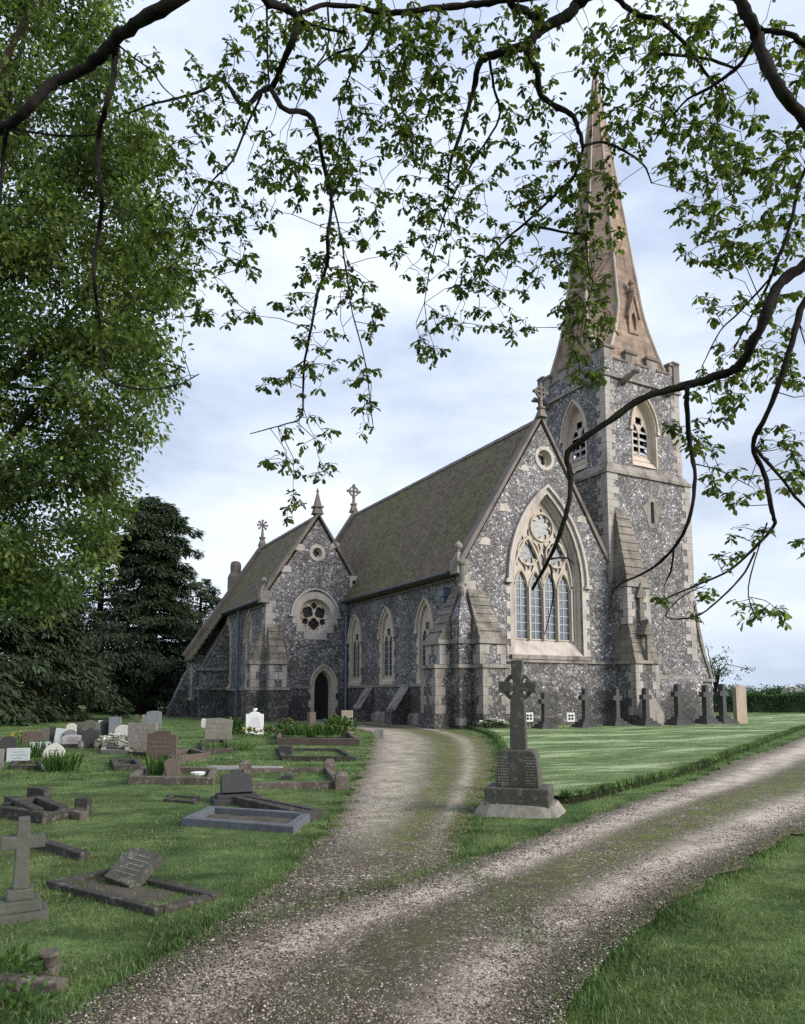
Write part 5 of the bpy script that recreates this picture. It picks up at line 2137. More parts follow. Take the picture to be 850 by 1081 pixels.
bush('daffodil_clump', 'clump of green daffodil leaves at the pale pointed headstone', 'plant', at(64, 814), .36, .25, .5, 150, .3, strap=True)
bush('daffodil_clump', 'clump of green leaves between the two low blue tablets', 'plant', at(37, 800), .4, .25, .5, 110, .3, strap=True)
bush('grave_plant', 'tall strappy green plants filling the overgrown red brown grave', 'plant', at(328, 781, .15), .95, .35, .5, 330, .3, strap=True, blossom='petal_y', nb=14)
bush('grave_plant', 'low purple flowering plant beside the red brown headstone', 'plant', at(303, 779, .15), .4, .3, .5, 160, .16, blossom='petal_p', nb=40, bsize=.09)
bush('grave_plant', 'bushy green plants at the path end of the overgrown grave', 'plant', at(358, 780, .15), .6, .4, .6, 300, .18)
bush('flower_bunch', 'pink and cream flowers beside the white marble headstone', 'flowers', at(283, 777), .28, .18, .32, 70, .14, blossom='petal_p', nb=22, bsize=.1)
bush('flower_bunch', 'small yellow flowers in front of the white marble headstone', 'flowers', at(263, 777), .25, .15, .3, 60, .14, blossom='petal_y', nb=16, bsize=.1)
bush('grave_plant', 'small green shrub at the foot of the drainpipe', 'plant', at(249, 775), .4, .3, .6, 200, .18)
bush('grave_plant', 'grassy plants growing before the dark kerbed plot', 'plant', at(238, 792), .8, .3, .3, 200, .2, strap=True)
bush('grave_plant', 'green tuft behind the leaning wedge stones', 'plant', at(171, 820, .05), .3, .2, .45, 90, .2, strap=True)
bush('flower_bunch', 'white flowers heaped on the pale kerbed grave', 'flowers', at(121, 792, .1), .42, .22, .3, 40, .12, blossom='petal_w', nb=60, bsize=.14)
bush('flower_bunch', 'white and yellow flowers in the bed at the church corner', 'flowers', CH(.1, -2.0), .62, .25, .34, 300, .12, blossom='petal_w', nb=60, bsize=.13)
bush('flower_bunch', 'orange yellow flowers beside the Celtic cross at the wall foot', 'flowers', CH(1.0, -2.0), .4, .22, .34, 150, .12, blossom='petal_y', nb=18, bsize=.12)
bush('flower_bunch', 'yellow flowers by the dark rounded stones at frame edge', 'flowers', at(20, 790), .25, .2, .45, 60, .14, blossom='petal_y', nb=14, bsize=.09)
bush('weed_clump', 'leafy weeds around the kerb stone in the bottom corner', 'plant', at(10, 1036), .22, .16, .15, 150, .06)
bush('weed_clump', 'pale nettle like weeds lowest in the bottom corner', 'plant', at(10, 1066), .24, .16, .1, 160, .05)
bush('flowering_shrub', 'white blossoming shrub in front of the hedge', 'shrub', at(838, 749), 1.2, .9, 2.1, 900, .2, blossom='petal_w', nb=260, bsize=.2, mat='hedge')

# stone urn in the weeds
p = gp(51, 1028)
u_ = thing('grave_vase', 'small brown stone flower vase by the kerb in the bottom corner', 'vase', p)
o = MB()
o.box(-.055, .055, -.055, .055, -.03, .05)
o.build('base', 'kerb', u_, bevel=.01)
o = MB()
o.lathe((0, 0, .05), [(.035, 0), (.04, .02), (.062, .06), (.056, .075), (.03, .075)], 12)
o.build('bowl', 'kerb', u_, smooth=False)

# ---------------------------------------------------------------- grass blades
def grass_blades(name, n, sampler, hmin, hmax, mat, wid=.09):
    P = sampler(n)
    n = len(P)
    a = npr.random(n) * 2 * PI
    d = np.stack([np.cos(a) * npr.uniform(.1, .9, n), np.sin(a) * npr.uniform(.1, .9, n), np.ones(n)], 1)
    T = [(-wid, 0, 0), (wid, 0, 0), (wid * .6, .55, -.05), (-wid * .6, .55, -.05), (0, 1, -.25)]
    V, F = leaves(P, d, np.stack([np.sin(a * 3), np.cos(a * 3), np.zeros(n)], 1), npr.uniform(hmin, hmax, n), T, [(0, 1, 2), (0, 2, 3), (3, 2, 4)])
    o = big_mesh(name, V, F, mat)
    o['kind'] = 'stuff'
    return o


def poly_in(px, py, poly):
    inside = np.zeros(len(px), bool)
    j = len(poly) - 1
    for i in range(len(poly)):
        xi, yi = poly[i]
        xj, yj = poly[j]
        c_ = ((yi > py) != (yj > py)) & (px < (xj - xi) * (py - yi) / (yj - yi + 1e-12) + xi)
        inside ^= c_
        j = i
    return inside


drive_poly = [(p.x, p.y) for p in dl] + [(p.x, p.y) for p in dr[::-1]]
path_poly = [(p.x, p.y) for p in pl] + [(p.x, p.y) for p in pr[::-1]]
lawn_poly = [(p.x, p.y) for p in edge] + [(cent.x, cent.y)]
hv = np.vectorize(hgt)
lv = np.vectorize(lawn_z)


def keep_out(x, y):
    e = .0
    return poly_in(x, y, drive_poly) | poly_in(x, y, path_poly)


def density(x, y):
    return .5 + .5 * np.sin(x * 3.1 + np.sin(y * 2.3) * 1.4) * np.sin(y * 2.7 + np.sin(x * 1.9))


def samp_view(y0, y1, power=1.0, bare=.25):
    def f(n):
        t = npr.random(n)
        y = y0 * (y1 / y0) ** t
        x = npr.uniform(-.68, .68, n) * y
        k = ~keep_out(x + npr.normal(size=n) * .05, y + npr.normal(size=n) * .05) & ~poly_in(x, y, lawn_poly)
        k &= npr.random(n) < bare + (1 - bare) * density(x, y)
        x, y = x[k], y[k]
        return np.stack([x, y, hv(x, y) - .005], 1)
    return f


def samp_lawn(n):
    t = npr.random(n)
    y = 10.5 * (36 / 10.5) ** t
    x = npr.uniform(-.0, .62, n) * y
    k = poly_in(x, y, lawn_poly) & (npr.random(n) < .3 + .7 * density(x, y))
    x, y = x[k], y[k]
    return np.stack([x, y, lv(x, y) - .012], 1)


def samp_edge(n):
    i = npr.integers(0, len(ring), n)
    R_ = np.array([(p.x, p.y) for p in ring])[i]
    x = R_[:, 0] + npr.normal(size=n) * .05
    y = R_[:, 1] + npr.normal(size=n) * .05
    return np.stack([x, y, np.where(npr.random(n) < .6, lv(x, y) - .03, hv(x, y))], 1)


def samp_border(n):
    E_ = np.array([(p.x, p.y) for p in dl + dr + pl + pr if 2.5 < p.y < 34])
    seg = npr.integers(0, len(E_) - 1, n)
    P = E_[seg] + npr.normal(size=(n, 2)) * .1
    return np.stack([P[:, 0], P[:, 1], hv(P[:, 0], P[:, 1]) + .0], 1)


grass_blades('grass', 210000, samp_view(3.2, 16), .018, .044, 'blade', .075)
grass_blades('grass', 90000, samp_view(3.2, 22, bare=0), .025, .055, 'straw', .07)
grass_blades('grass', 90000, samp_view(14, 36), .04, .09, 'blade', .12)
grass_blades('lawn_grass', 60000, samp_lawn, .02, .04, 'blade', .12)
grass_blades('edge_grass', 42000, samp_edge, .05, .12, 'blade', .08)
grass_blades('verge_grass', 26000, samp_border, .025, .075, 'blade', .08)


# loose stones on the drive
def gravel_stones(n):
    t = npr.random(n) ** 1.25
    y = 3.3 * (13 / 3.3) ** t
    x = npr.uniform(-.62, .62, n) * y
    k = poly_in(x, y, drive_poly) | poly_in(x, y, path_poly)
    x, y = x[k], y[k]
    n = len(x)
    z = hv(x, y) + np.where(poly_in(x, y, drive_poly), .036, .018)
    T = np.array([(1, 0, 0), (-1, 0, 0), (0, 1, 0), (0, -1, 0), (0, 0, .7), (0, 0, -.7)], float)
    Tr = np.array([(0, 2, 4), (2, 1, 4), (1, 3, 4), (3, 0, 4), (2, 0, 5), (1, 2, 5), (3, 1, 5), (0, 3, 5)])
    sz = .003 + .010 * npr.random(n) ** 2.2 * npr.uniform(.7, 1.3, n)
    V = T[None] * (1 + npr.normal(size=(n, 6, 3)) * .2)
    a = npr.random(n) * 6.28
    c_, s_ = np.cos(a)[:, None], np.sin(a)[:, None]
    V = np.stack([V[..., 0] * c_ - V[..., 1] * s_ * .7, V[..., 0] * s_ + V[..., 1] * c_ * .7, V[..., 2] * .7], -1) * sz[:, None, None]
    V += np.stack([x, y, z], 1)[:, None, :]
    F = Tr[None] + (np.arange(n) * 6)[:, None, None]
    o = big_mesh('gravel', V.reshape(-1, 3), F.reshape(-1, 3), 'pebble')
    o['kind'] = 'stuff'


def m_pebble():
    m, nt, b = newmat('pebbles')
    g_ = N(nt, 'ShaderNodeNewGeometry')
    c_ = ramp(nt, g_.outputs['Random Per Island'], [(0, (.04, .033, .026)), (.5, (.115, .097, .078)), (.8, (.23, .2, .165)), (.95, (.38, .335, .285)), (1, (.6, .55, .48))])
    nt.links.new(c_, b.inputs['Base Color'])
    return m


M['pebble'] = m_pebble()
gravel_stones(190000)
# ================================================================== TREES
def catmull(P, R, sub=5):
    P = [Vector(p) for p in P]
    out, rad = [], []
    n = len(P)
    for i in range(n - 1):
        p0, p1, p2, p3 = P[max(0, i - 1)], P[i], P[i + 1], P[min(n - 1, i + 2)]
        for k in range(sub):
            t = k / sub
            out.append(.5 * ((2 * p1) + (p2 - p0) * t + (2 * p0 - 5 * p1 + 4 * p2 - p3) * t * t + (3 * p1 - p0 - 3 * p2 + p3) * t ** 3))
            rad.append(R[i] + (R[i + 1] - R[i]) * t)
    out.append(P[-1])
    rad.append(R[-1])
    return out, rad


# --- the oak overhead: limbs run from a trunk beside the drive, behind the viewer
oak = thing('oak_tree', 'old oak whose gnarled boughs and young leaves overhang the whole view', 'tree', (4.2, -3.6, 0))
OB = Vector(oak.location)
SK = []            # (point, radius) of every traced branch, world space


def limb(path, r0, r1, d0, d1, lead=None, name='limb', r_lead=None, jit=.16):
    """path in the photograph, metres away d0 -> d1; lead = points joining it to the trunk"""
    P = []
    n = len(path)
    rr_ = []
    for i, (x, y) in enumerate(path):
        t = i / (n - 1)
        Y = d0 + (d1 - d0) * t + (.18 * math.sin(i * 2.1 + x * .05) if 0 < i else 0)
        w = ay(x, y, Y)
        P.append(w)
        rr_.append((r0 + (r1 - r0) * t) * Y / 1000)
    if lead:
        lp = [Vector(q) for q in lead]
        k = len(lp)
        rl = r_lead or rr_[0] * 1.7
        P2 = lp + P
        R2 = [rl + (rr_[0] - rl) * i / k for i in range(k)] + rr_
    else:
        P2, R2 = P, rr_
    pts, rad = catmull(P2, R2, 5)
    pts = [p + Vector((rnd.uniform(-1, 1), rnd.uniform(-1, 1), rnd.uniform(-1, 1))) * rad[i] * .22 for i, p in enumerate(pts)]
    for p, r in zip(pts, rad):
        SK.append((p, r))
    o = MB()
    o.tube([p - OB for p in pts], [r * rnd.uniform(.9, 1.1) for r in rad], 8, jit=jit)
    return o.build(name, 'bark', oak, smooth=True, recalc=False)


o = MB()
tp = [(0, 0, -.3), (0, 0, .15), (.03, .02, .8), (.05, .05, 2.0), (-.05, .1, 3.4), (-.1, .2, 4.8), (-.1, .1, 6.6), (.1, -.2, 8.6)]
o.tube(tp, [.78, .58, .46, .41, .4, .4, .28, .16], 14, jit=.06)
o.build('trunk', 'bark', oak, smooth=True, recalc=False)
T1 = (4.1, -3.4, 4.7)
T2 = (4.1, -3.5, 6.4)
T0 = (4.15, -3.5, 3.6)
limb([(250, -46), (185, 0), (150, 22), (122, 40), (108, 58), (85, 74), (55, 88), (35, 108), (18, 125), (0, 137), (-60, 160)], 10, 6, 5.6, 6.4, [T2, (2.6, -.8, 7.8), (.5, 2.8, 8.1), (-.7, 4.9, 7.5)])
limb([(122, 45), (122, 60), (118, 90), (110, 120), (104, 145), (104, 180), (108, 210), (105, 240), (100, 270), (100, 300), (105, 340), (108, 385), (116, 402), (150, 411), (185, 407), (210, 395)], 4.6, .8, 5.8, 6.6)
limb([(8, 133), (3, 170), (0, 215)], 3.6, 1.6, 6.2, 6.4)
limb([(12, 136), (60, 143), (104, 142)], 1.8, 1.4, 6.2, 6.0, name='branch')
limb([(122, 45), (140, 60), (160, 75), (175, 95), (205, 118)], 1.6, .7, 5.8, 6.4, name='branch')
limb([(262, -40), (280, 0), (300, 8), (315, 20), (308, 45), (295, 75), (287, 92), (275, 97), (258, 112), (240, 90), (232, 84), (215, 95), (190, 103), (160, 110), (135, 120)], 6, 1.2, 5.8, 6.6, [T2, (2.6, -.8, 7.6), (.7, 3.0, 7.9), (-.5, 5.0, 7.5)], r_lead=.14)
limb([(315, 20), (335, 28), (362, 34)], 2.8, 1.6, 5.9, 6.0, name='branch')
limb([(287, 95), (300, 115), (325, 120), (335, 140), (342, 175), (350, 210), (346, 250), (345, 280), (335, 310), (330, 340), (322, 380), (320, 410), (318, 440), (300, 448), (264, 458)], 4.2, .7, 6.0, 6.8)
limb([(342, 180), (358, 240), (366, 290), (372, 330), (385, 380), (394, 450)], 1.6, .6, 6.3, 6.8, name='branch')
limb([(276, 100), (262, 130), (245, 170), (225, 190), (205, 220), (190, 270)], 2.0, .6, 6.0, 6.8, name='branch')
limb([(282, 4), (282, 50), (284, 90)], 1.7, 1.4, 5.9, 6.0, name='branch')
limb([(346, 8), (346, 50), (330, 75), (318, 98)], 1.7, .8, 6.0, 6.4, name='branch')
limb([(640, -30), (600, -8), (540, -2), (510, 4), (475, 7), (425, 13), (402, 14), (380, 8), (345, 5), (316, 14)], 5.5, 3, 6.4, 6.0, [T2, (3.1, .4, 7.8), (2.3, 4.2, 8.0)], r_lead=.13)
limb([(402, 15), (390, 45), (375, 65), (365, 90), (357, 108)], 2.2, .9, 6.1, 6.5, name='branch')
limb([(375, 50), (345, 62), (325, 85), (310, 120)], 1.7, .7, 6.2, 6.6, name='branch')
limb([(660, -40), (615, 0), (600, 15), (570, 32), (555, 48), (515, 60), (505, 70), (500, 95), (490, 130), (475, 175), (473, 205)], 10, 1, 6.0, 7.0, [T2, (3.4, .6, 7.7), (2.6, 4.0, 7.9)], r_lead=.2)
limb([(585, -40), (540, 0), (555, 12), (565, 20), (572, 30)], 5.5, 5, 5.8, 6.0, [T2, (3.0, .6, 8.2), (1.7, 3.6, 8.4)], r_lead=.12)
limb([(555, 50), (567, 75), (572, 102), (602, 120), (610, 135), (615, 155), (607, 185), (590, 202), (555, 235), (525, 262), (500, 300)], 5, .8, 6.0, 7.0)
limb([(615, 155), (635, 150), (660, 160), (680, 175), (688, 193)], 2.4, 1, 6.3, 6.6, name='branch')
limb([(555, 237), (600, 246), (617, 250), (621, 285), (626, 300), (618, 325), (612, 360)], 2, .6, 6.6, 7.2, name='branch')
limb([(517, 62), (522, 95), (527, 125), (500, 170), (472, 220), (455, 280), (448, 320)], 2.2, .6, 6.1, 7.0, name='branch')
limb([(640, -35), (655, 0), (675, 15), (697, 22), (725, 48), (740, 70), (760, 100), (757, 130)], 4.2, 1.4, 5.6, 6.2, [T2, (3.6, .4, 7.4), (2.6, 3.8, 7.5)], r_lead=.12)
limb([(697, 57), (745, 62), (776, 72)], 2.2, 2, 6.0, 5.9, name='branch')
limb([(770, -45), (782, 0), (795, 25), (800, 45), (820, 90), (850, 128), (900, 190)], 9, 8, 5.0, 4.6, [T2, (4.2, .0, 7.3), (3.2, 3.2, 7.2)], r_lead=.17)
limb([(797, 42), (780, 70), (750, 92), (720, 110), (690, 150)], 3.4, 1, 5.2, 6.0, name='branch')
limb([(802, 31), (835, 37), (850, 47), (900, 75)], 4, 4, 5.0, 4.8)
limb([(960, 215), (900, 248), (850, 278), (820, 305), (805, 340), (785, 380), (770, 392), (725, 407), (680, 420), (635, 450), (600, 478), (603, 505), (597, 545), (580, 590), (562, 622)], 9, 2.3, 4.6, 5.8, [T0, (4.9, -.8, 4.6), (4.4, 2.6, 5.1)], r_lead=.17)
limb([(582, 590), (598, 589), (606, 596)], 1.5, .8, 5.7, 5.8, name='branch')
limb([(581, 596), (584, 630), (575, 670)], 1.4, .6, 5.7, 5.8, name='branch')
limb([(725, 408), (727, 460), (734, 505), (727, 550), (710, 580), (685, 602), (650, 620), (645, 642)], 3.6, 1, 5.2, 5.8)
limb([(711, 580), (709, 600), (702, 617)], 1.8, .8, 5.5, 5.6, name='branch')
limb([(960, 170), (900, 240), (850, 318), (835, 365), (815, 425), (795, 470), (807, 500), (815, 540), (817, 555), (795, 580), (770, 602), (735, 618), (702, 632)], 5.4, 1, 4.8, 6.0, [T1, (5.0, -.4, 5.6), (4.6, 2.8, 6.0)], r_lead=.13)
limb([(797, 473), (825, 505), (850, 535), (890, 560)], 2.6, 1.6, 5.2, 5.0)
limb([(797, 583), (782, 610), (745, 645), (722, 653), (703, 650), (720, 630), (745, 618)], 1.6, .6, 5.8, 6.0, name='branch')
limb([(960, 60), (900, 120), (850, 180), (835, 235), (815, 290), (805, 312), (790, 340), (775, 368)], 3.6, 1, 5.0, 6.0, [T1, (5.0, -.4, 6.2), (4.6, 2.8, 7.0)], r_lead=.11)
limb([(815, 292), (780, 330), (760, 350), (742, 385)], 1.6, .7, 5.6, 6.2, name='branch')
limb([(735, 490), (760, 497), (790, 512)], 1.0, .6, 5.4, 5.8, name='branch')
limb([(810, 552), (790, 620), (800, 655)], 1.2, .6, 5.6, 5.9, name='branch')

# leaf sprays: (cx, cy, rx, ry, number, depth)
SPR = [(225, 100, 55, 45, 30, 6.3), (200, 200, 60, 60, 46, 6.4), (170, 280, 45, 40, 26, 6.5), (235, 250, 45, 60, 30, 6.5), (262, 75, 35, 45, 20, 6.2),
       (212, 330, 22, 18, 8, 6.5), (250, 330, 20, 18, 7, 6.5), (330, 60, 50, 50, 34, 6.3), (395, 70, 50, 55, 42, 6.4), (320, 160, 55, 45, 44, 6.4), (395, 160, 45, 55, 38, 6.5),
       (285, 200, 40, 45, 26, 6.4), (370, 225, 35, 40, 24, 6.6), (340, 290, 38, 40, 26, 6.6), (375, 320, 30, 40, 20, 6.6), (305, 320, 18, 12, 6, 6.6), (330, 380, 30, 40, 20, 6.7),
       (290, 405, 18, 10, 6, 6.7), (380, 385, 18, 35, 10, 6.7), (325, 455, 26, 22, 10, 6.7), (300, 490, 24, 14, 8, 6.7), (335, 497, 20, 10, 6, 6.7), (306, 532, 12, 18, 6, 6.7), (385, 440, 12, 22, 7, 6.7), (415, 275, 14, 22, 5, 6.7),
       (455, 60, 50, 50, 42, 6.4), (470, 140, 60, 50, 48, 6.6), (445, 110, 35, 50, 24, 6.6), (535, 30, 60, 28, 30, 6.2), (545, 110, 45, 55, 36, 6.5), (500, 200, 60, 45, 44, 6.8), (440, 210, 28, 30, 14, 6.7), (470, 270, 50, 40, 34, 6.9),
       (540, 270, 45, 45, 34, 6.9), (500, 320, 45, 28, 20, 7.0), (460, 355, 24, 28, 13, 7.0), (540, 345, 22, 20, 9, 7.0), (450, 385, 12, 14, 5, 7.0), (585, 210, 35, 35, 28, 6.8), (625, 200, 32, 40, 34, 6.8), (615, 90, 35, 45, 18, 6.5), (585, 160, 24, 24, 10, 6.6),
       (615, 275, 32, 35, 36, 7.0), (622, 335, 28, 30, 30, 7.1), (618, 385, 22, 28, 17, 7.1), (600, 330, 18, 24, 8, 7.1), (652, 255, 14, 14, 5, 7.0), (660, 130, 32, 40, 24, 6.5), (655, 45, 40, 42, 26, 6.3),
       (700, 40, 45, 42, 34, 6.0), (720, 105, 50, 40, 40, 6.1), (735, 170, 45, 35, 40, 6.3), (770, 130, 40, 45, 36, 6.0), (790, 200, 50, 40, 44, 6.0), (835, 170, 30, 50, 26, 5.5), (830, 60, 30, 40, 22, 5.4), (760, 40, 35, 40, 22, 5.8), (735, 220, 26, 20, 14, 6.3),
       (745, 262, 34, 18, 16, 6.3), (780, 265, 40, 26, 22, 6.1), (830, 250, 28, 32, 18, 5.8), (760, 320, 26, 18, 10, 6.0), (795, 375, 40, 34, 26, 5.9), (825, 330, 26, 30, 14, 5.7), (755, 415, 34, 32, 22, 5.9), (745, 460, 22, 20, 10, 5.8), (710, 455, 14, 14, 5, 5.7), (830, 400, 22, 24, 10, 5.6),
       (820, 470, 26, 24, 10, 5.5), (775, 510, 36, 22, 14, 5.8), (838, 505, 14, 24, 8, 5.3), (785, 560, 26, 12, 6, 5.8), (745, 620, 16, 12, 6, 6.0), (770, 590, 16, 10, 5, 6.0), (700, 635, 10, 8, 3, 6.0), (740, 650, 12, 8, 3, 6.0), (812, 650, 26, 12, 9, 5.9), (785, 640, 16, 10, 4, 5.9), (845, 580, 10, 10, 3, 5.4),
       (150, 70, 24, 24, 8, 6.2), (155, 150, 34, 34, 14, 6.3), (140, 350, 50, 34, 14, 6.6), (190, 395, 26, 10, 6, 6.6), (100, 330, 40, 60, 12, 6.6), (60, 250, 60, 60, 14, 6.5),
       (420, 20, 60, 24, 24, 6.2), (300, 20, 60, 26, 20, 6.1), (905, 150, 50, 120, 40, 5.2), (905, 380, 50, 120, 30, 5.2), (430, -70, 260, 55, 110, 5.6), (760, -70, 130, 55, 60, 5.2)]
SKP = np.array([tuple(p) for p, r in SK if r < .06])
tw = MB()
lp, ld, ln, lsz = [], [], [], []
rr = random.Random(21)
NEW = []


def nearest(p):
    d = ((SKP - np.array(p)) ** 2).sum(1)
    i = int(d.argmin())
    return Vector(SKP[i]), math.sqrt(d[i])


for (cx_, cy_, rx_, ry_, n_, dp) in SPR:
    prev = []
    for i in range(int(n_ * 1.32)):
        a, q = rr.uniform(0, 2 * PI), math.sqrt(rr.random())
        Y = dp + rr.uniform(-.5, .5)
        tip = ay(cx_ + rx_ * q * math.cos(a), cy_ + ry_ * q * math.sin(a), Y)
        src, dist = nearest(tip)
        for s in prev:
            if (s - tip).length < dist:
                src, dist = s, (s - tip).length
        m = src.lerp(tip, .5) + Vector((rr.uniform(-.12, .12), rr.uniform(-.12, .12), rr.uniform(-.02, .12))) * dist
        r0 = .0032 + .0018 * dist
        m2 = src.lerp(tip, .78) + Vector((rr.uniform(-.08, .08), rr.uniform(-.08, .08), rr.uniform(-.02, .05))) * dist
        if dist > .02:
            tw.tube([src - OB, m - OB, m2 - OB, tip - OB], [r0, r0 * .85, r0 * .65, .0022], 4, cap=False)
        prev += [tip, m2]
        prev = prev[-60:]
        base = (tip - m2).normalized() if (tip - m2).length > 1e-4 else Vector((0, 0, -1))
        for w in range(rr.choice((1, 2, 2))):
            c_ = tip + (Vector((0, 0, 0)) if w == 0 else (m2 - tip) * rr.uniform(.3, .9))
            for k in range(rr.randint(4, 7)):
                ph = 2 * PI * k / 6 + rr.uniform(-.5, .5)
                dd = base * rr.uniform(.1, .7) + Vector((math.cos(ph), math.sin(ph), rr.uniform(-.75, .3))) + Vector((0, 0, -.35))
                lp.append(tuple(c_ - OB + Vector((rr.uniform(-1, 1), rr.uniform(-1, 1), rr.uniform(-1, 1))) * .02))
                ld.append(tuple(dd))
                ln.append((rr.uniform(-.6, .6), rr.uniform(-.6, .6), 1))
                lsz.append(rr.choice((.04, .055, .07, .085, .1)) * rr.uniform(.8, 1.0))
tw.build('twigs', 'bark', oak, recalc=False)
V, F = leaves(np.array(lp), np.array(ld), np.array(ln), np.array(lsz), OAK, OAK_T)
big_mesh('foliage', V, F, 'oakleaf', oak)
NOAK = len(lp)
# the crown over and behind the viewer
cl = []
for i in range(420):
    u = sphere(1)[0]
    q = rr.random() ** .4
    x, y, z = 4.0 + u[0] * 7 * q, -5.5 + u[1] * 6.0 * q, 10.0 + u[2] * 3.2 * q
    if z > 6.8:
        cl.append((x, y, z))
cl = np.array(cl)
n = 34
P = np.repeat(cl, n, 0) + npr.normal(size=(len(cl) * n, 3)) * .38
V, F = leaves(P - np.array(OB), npr.normal(size=P.shape) + np.array([0, 0, -.4]), npr.normal(size=P.shape) * .5 + np.array([0, 0, 1]), npr.uniform(.09, .16, len(P)), DIA, DIA_T)
big_mesh('crown', V, F, 'oakleaf', oak)
o = MB()
for k in range(14):
    c_ = Vector(cl[rr.randrange(len(cl))])
    s = Vector((4.1, -3.5, rr.uniform(4.5, 8)))
    m = s.lerp(c_, .5) + Vector((0, 0, .5))
    o.tube([s - OB, m - OB, c_ - OB], [.13, .08, .02], 6)
o.build('limb', 'bark', oak, recalc=False)


# --- broadleaf tree at the left
def broadleaf(name, label, base, trunk_h, trunk_r, clumps, n_leaf, leaf, mat, bark, group, clump_r=.62, limbs=26):
    root = thing(name, label, 'tree', base, 0, group)
    Bv = Vector(base)
    C_ = np.array(clumps)
    top = Vector((base[0], base[1], base[2] + trunk_h))
    o = MB()
    o.tube([(0, 0, -.3), (0, 0, .3), (.05, .05, trunk_h * .5), (0, 0, trunk_h), (.1, .1, trunk_h * 1.9)], [trunk_r * 1.5, trunk_r * 1.1, trunk_r * .9, trunk_r * .75, trunk_r * .2], 12, jit=.05)
    o.build('trunk', bark, root, smooth=True, recalc=False)
    o = MB()
    idx = npr.choice(len(C_), min(limbs, len(C_)), replace=False)
    for i in idx:
        c_ = Vector(C_[i]) - Bv
        s = Vector((0, 0, rnd.uniform(trunk_h * .6, trunk_h * 1.7)))
        m = s.lerp(c_, .45) + Vector((rnd.uniform(-.3, .3), rnd.uniform(-.3, .3), rnd.uniform(.2, .8)))
        m2 = s.lerp(c_, .75) + Vector((rnd.uniform(-.3, .3), rnd.uniform(-.3, .3), rnd.uniform(0, .4)))
        L_ = (c_ - s).length
        o.tube([s, m, m2, c_], [.014 * L_ + .02, .009 * L_ + .015, .006 * L_ + .01, .01], 6)
    o.build('limbs', bark, root, recalc=False)
    P = np.repeat(C_, n_leaf, 0)
    sp_ = sphere(len(P)) * (npr.random(len(P)) ** .5)[:, None] * clump_r * np.repeat(npr.uniform(.7, 1.3, len(C_)), n_leaf)[:, None]
    sp_[:, 2] *= .75
    P = P + sp_ - np.array(base)
    d = sp_ / clump_r + npr.normal(size=P.shape) * .6 + np.array([0, 0, -.5])
    V, F = leaves(P, d, npr.normal(size=P.shape) * .6 + np.array([0, 0, 1]), npr.uniform(leaf * .65, leaf * 1.25, len(P)), DIA, DIA_T)
    big_mesh('crown', V, F, mat, root)
    return root


edge_l = [(130, -80), (118, 0), (112, 30), (128, 80), (150, 120), (180, 190), (190, 230), (196, 285), (182, 330), (165, 365), (172, 405), (160, 440), (138, 470), (128, 520), (138, 555), (110, 580), (96, 600), (75, 632), (30, 650), (-40, 640), (-140, 660), (-330, 610), (-380, 300), (-300, -80)]
cl = []
while len(cl) < 900:
    x, y = rnd.uniform(-360, 200), rnd.uniform(-80, 660)
    if not poly_in(np.array([x]), np.array([y]), edge_l)[0]:
        continue
    if x < -30 and rnd.random() < .55:
        continue
    hole = math.sin(x * .085 + 1 + math.sin(y * .03)) * math.sin(y * .071 + x * .02) + .45 * math.sin(y * .043 + x * .03)
    if hole > .46:
        continue
    Y = rnd.uniform(12.5, 16)
    w = ay(x, y, Y)
    cl.append(tuple(w))
broadleaf('broadleaf_tree', 'tall fresh green broadleaf tree filling the frame edge above the graves', (-11.6, 14.2, 0), 4.6, .42, cl, 165, .125, 'limeleaf', 'bark_far', 'churchyard trees', .56, 40)


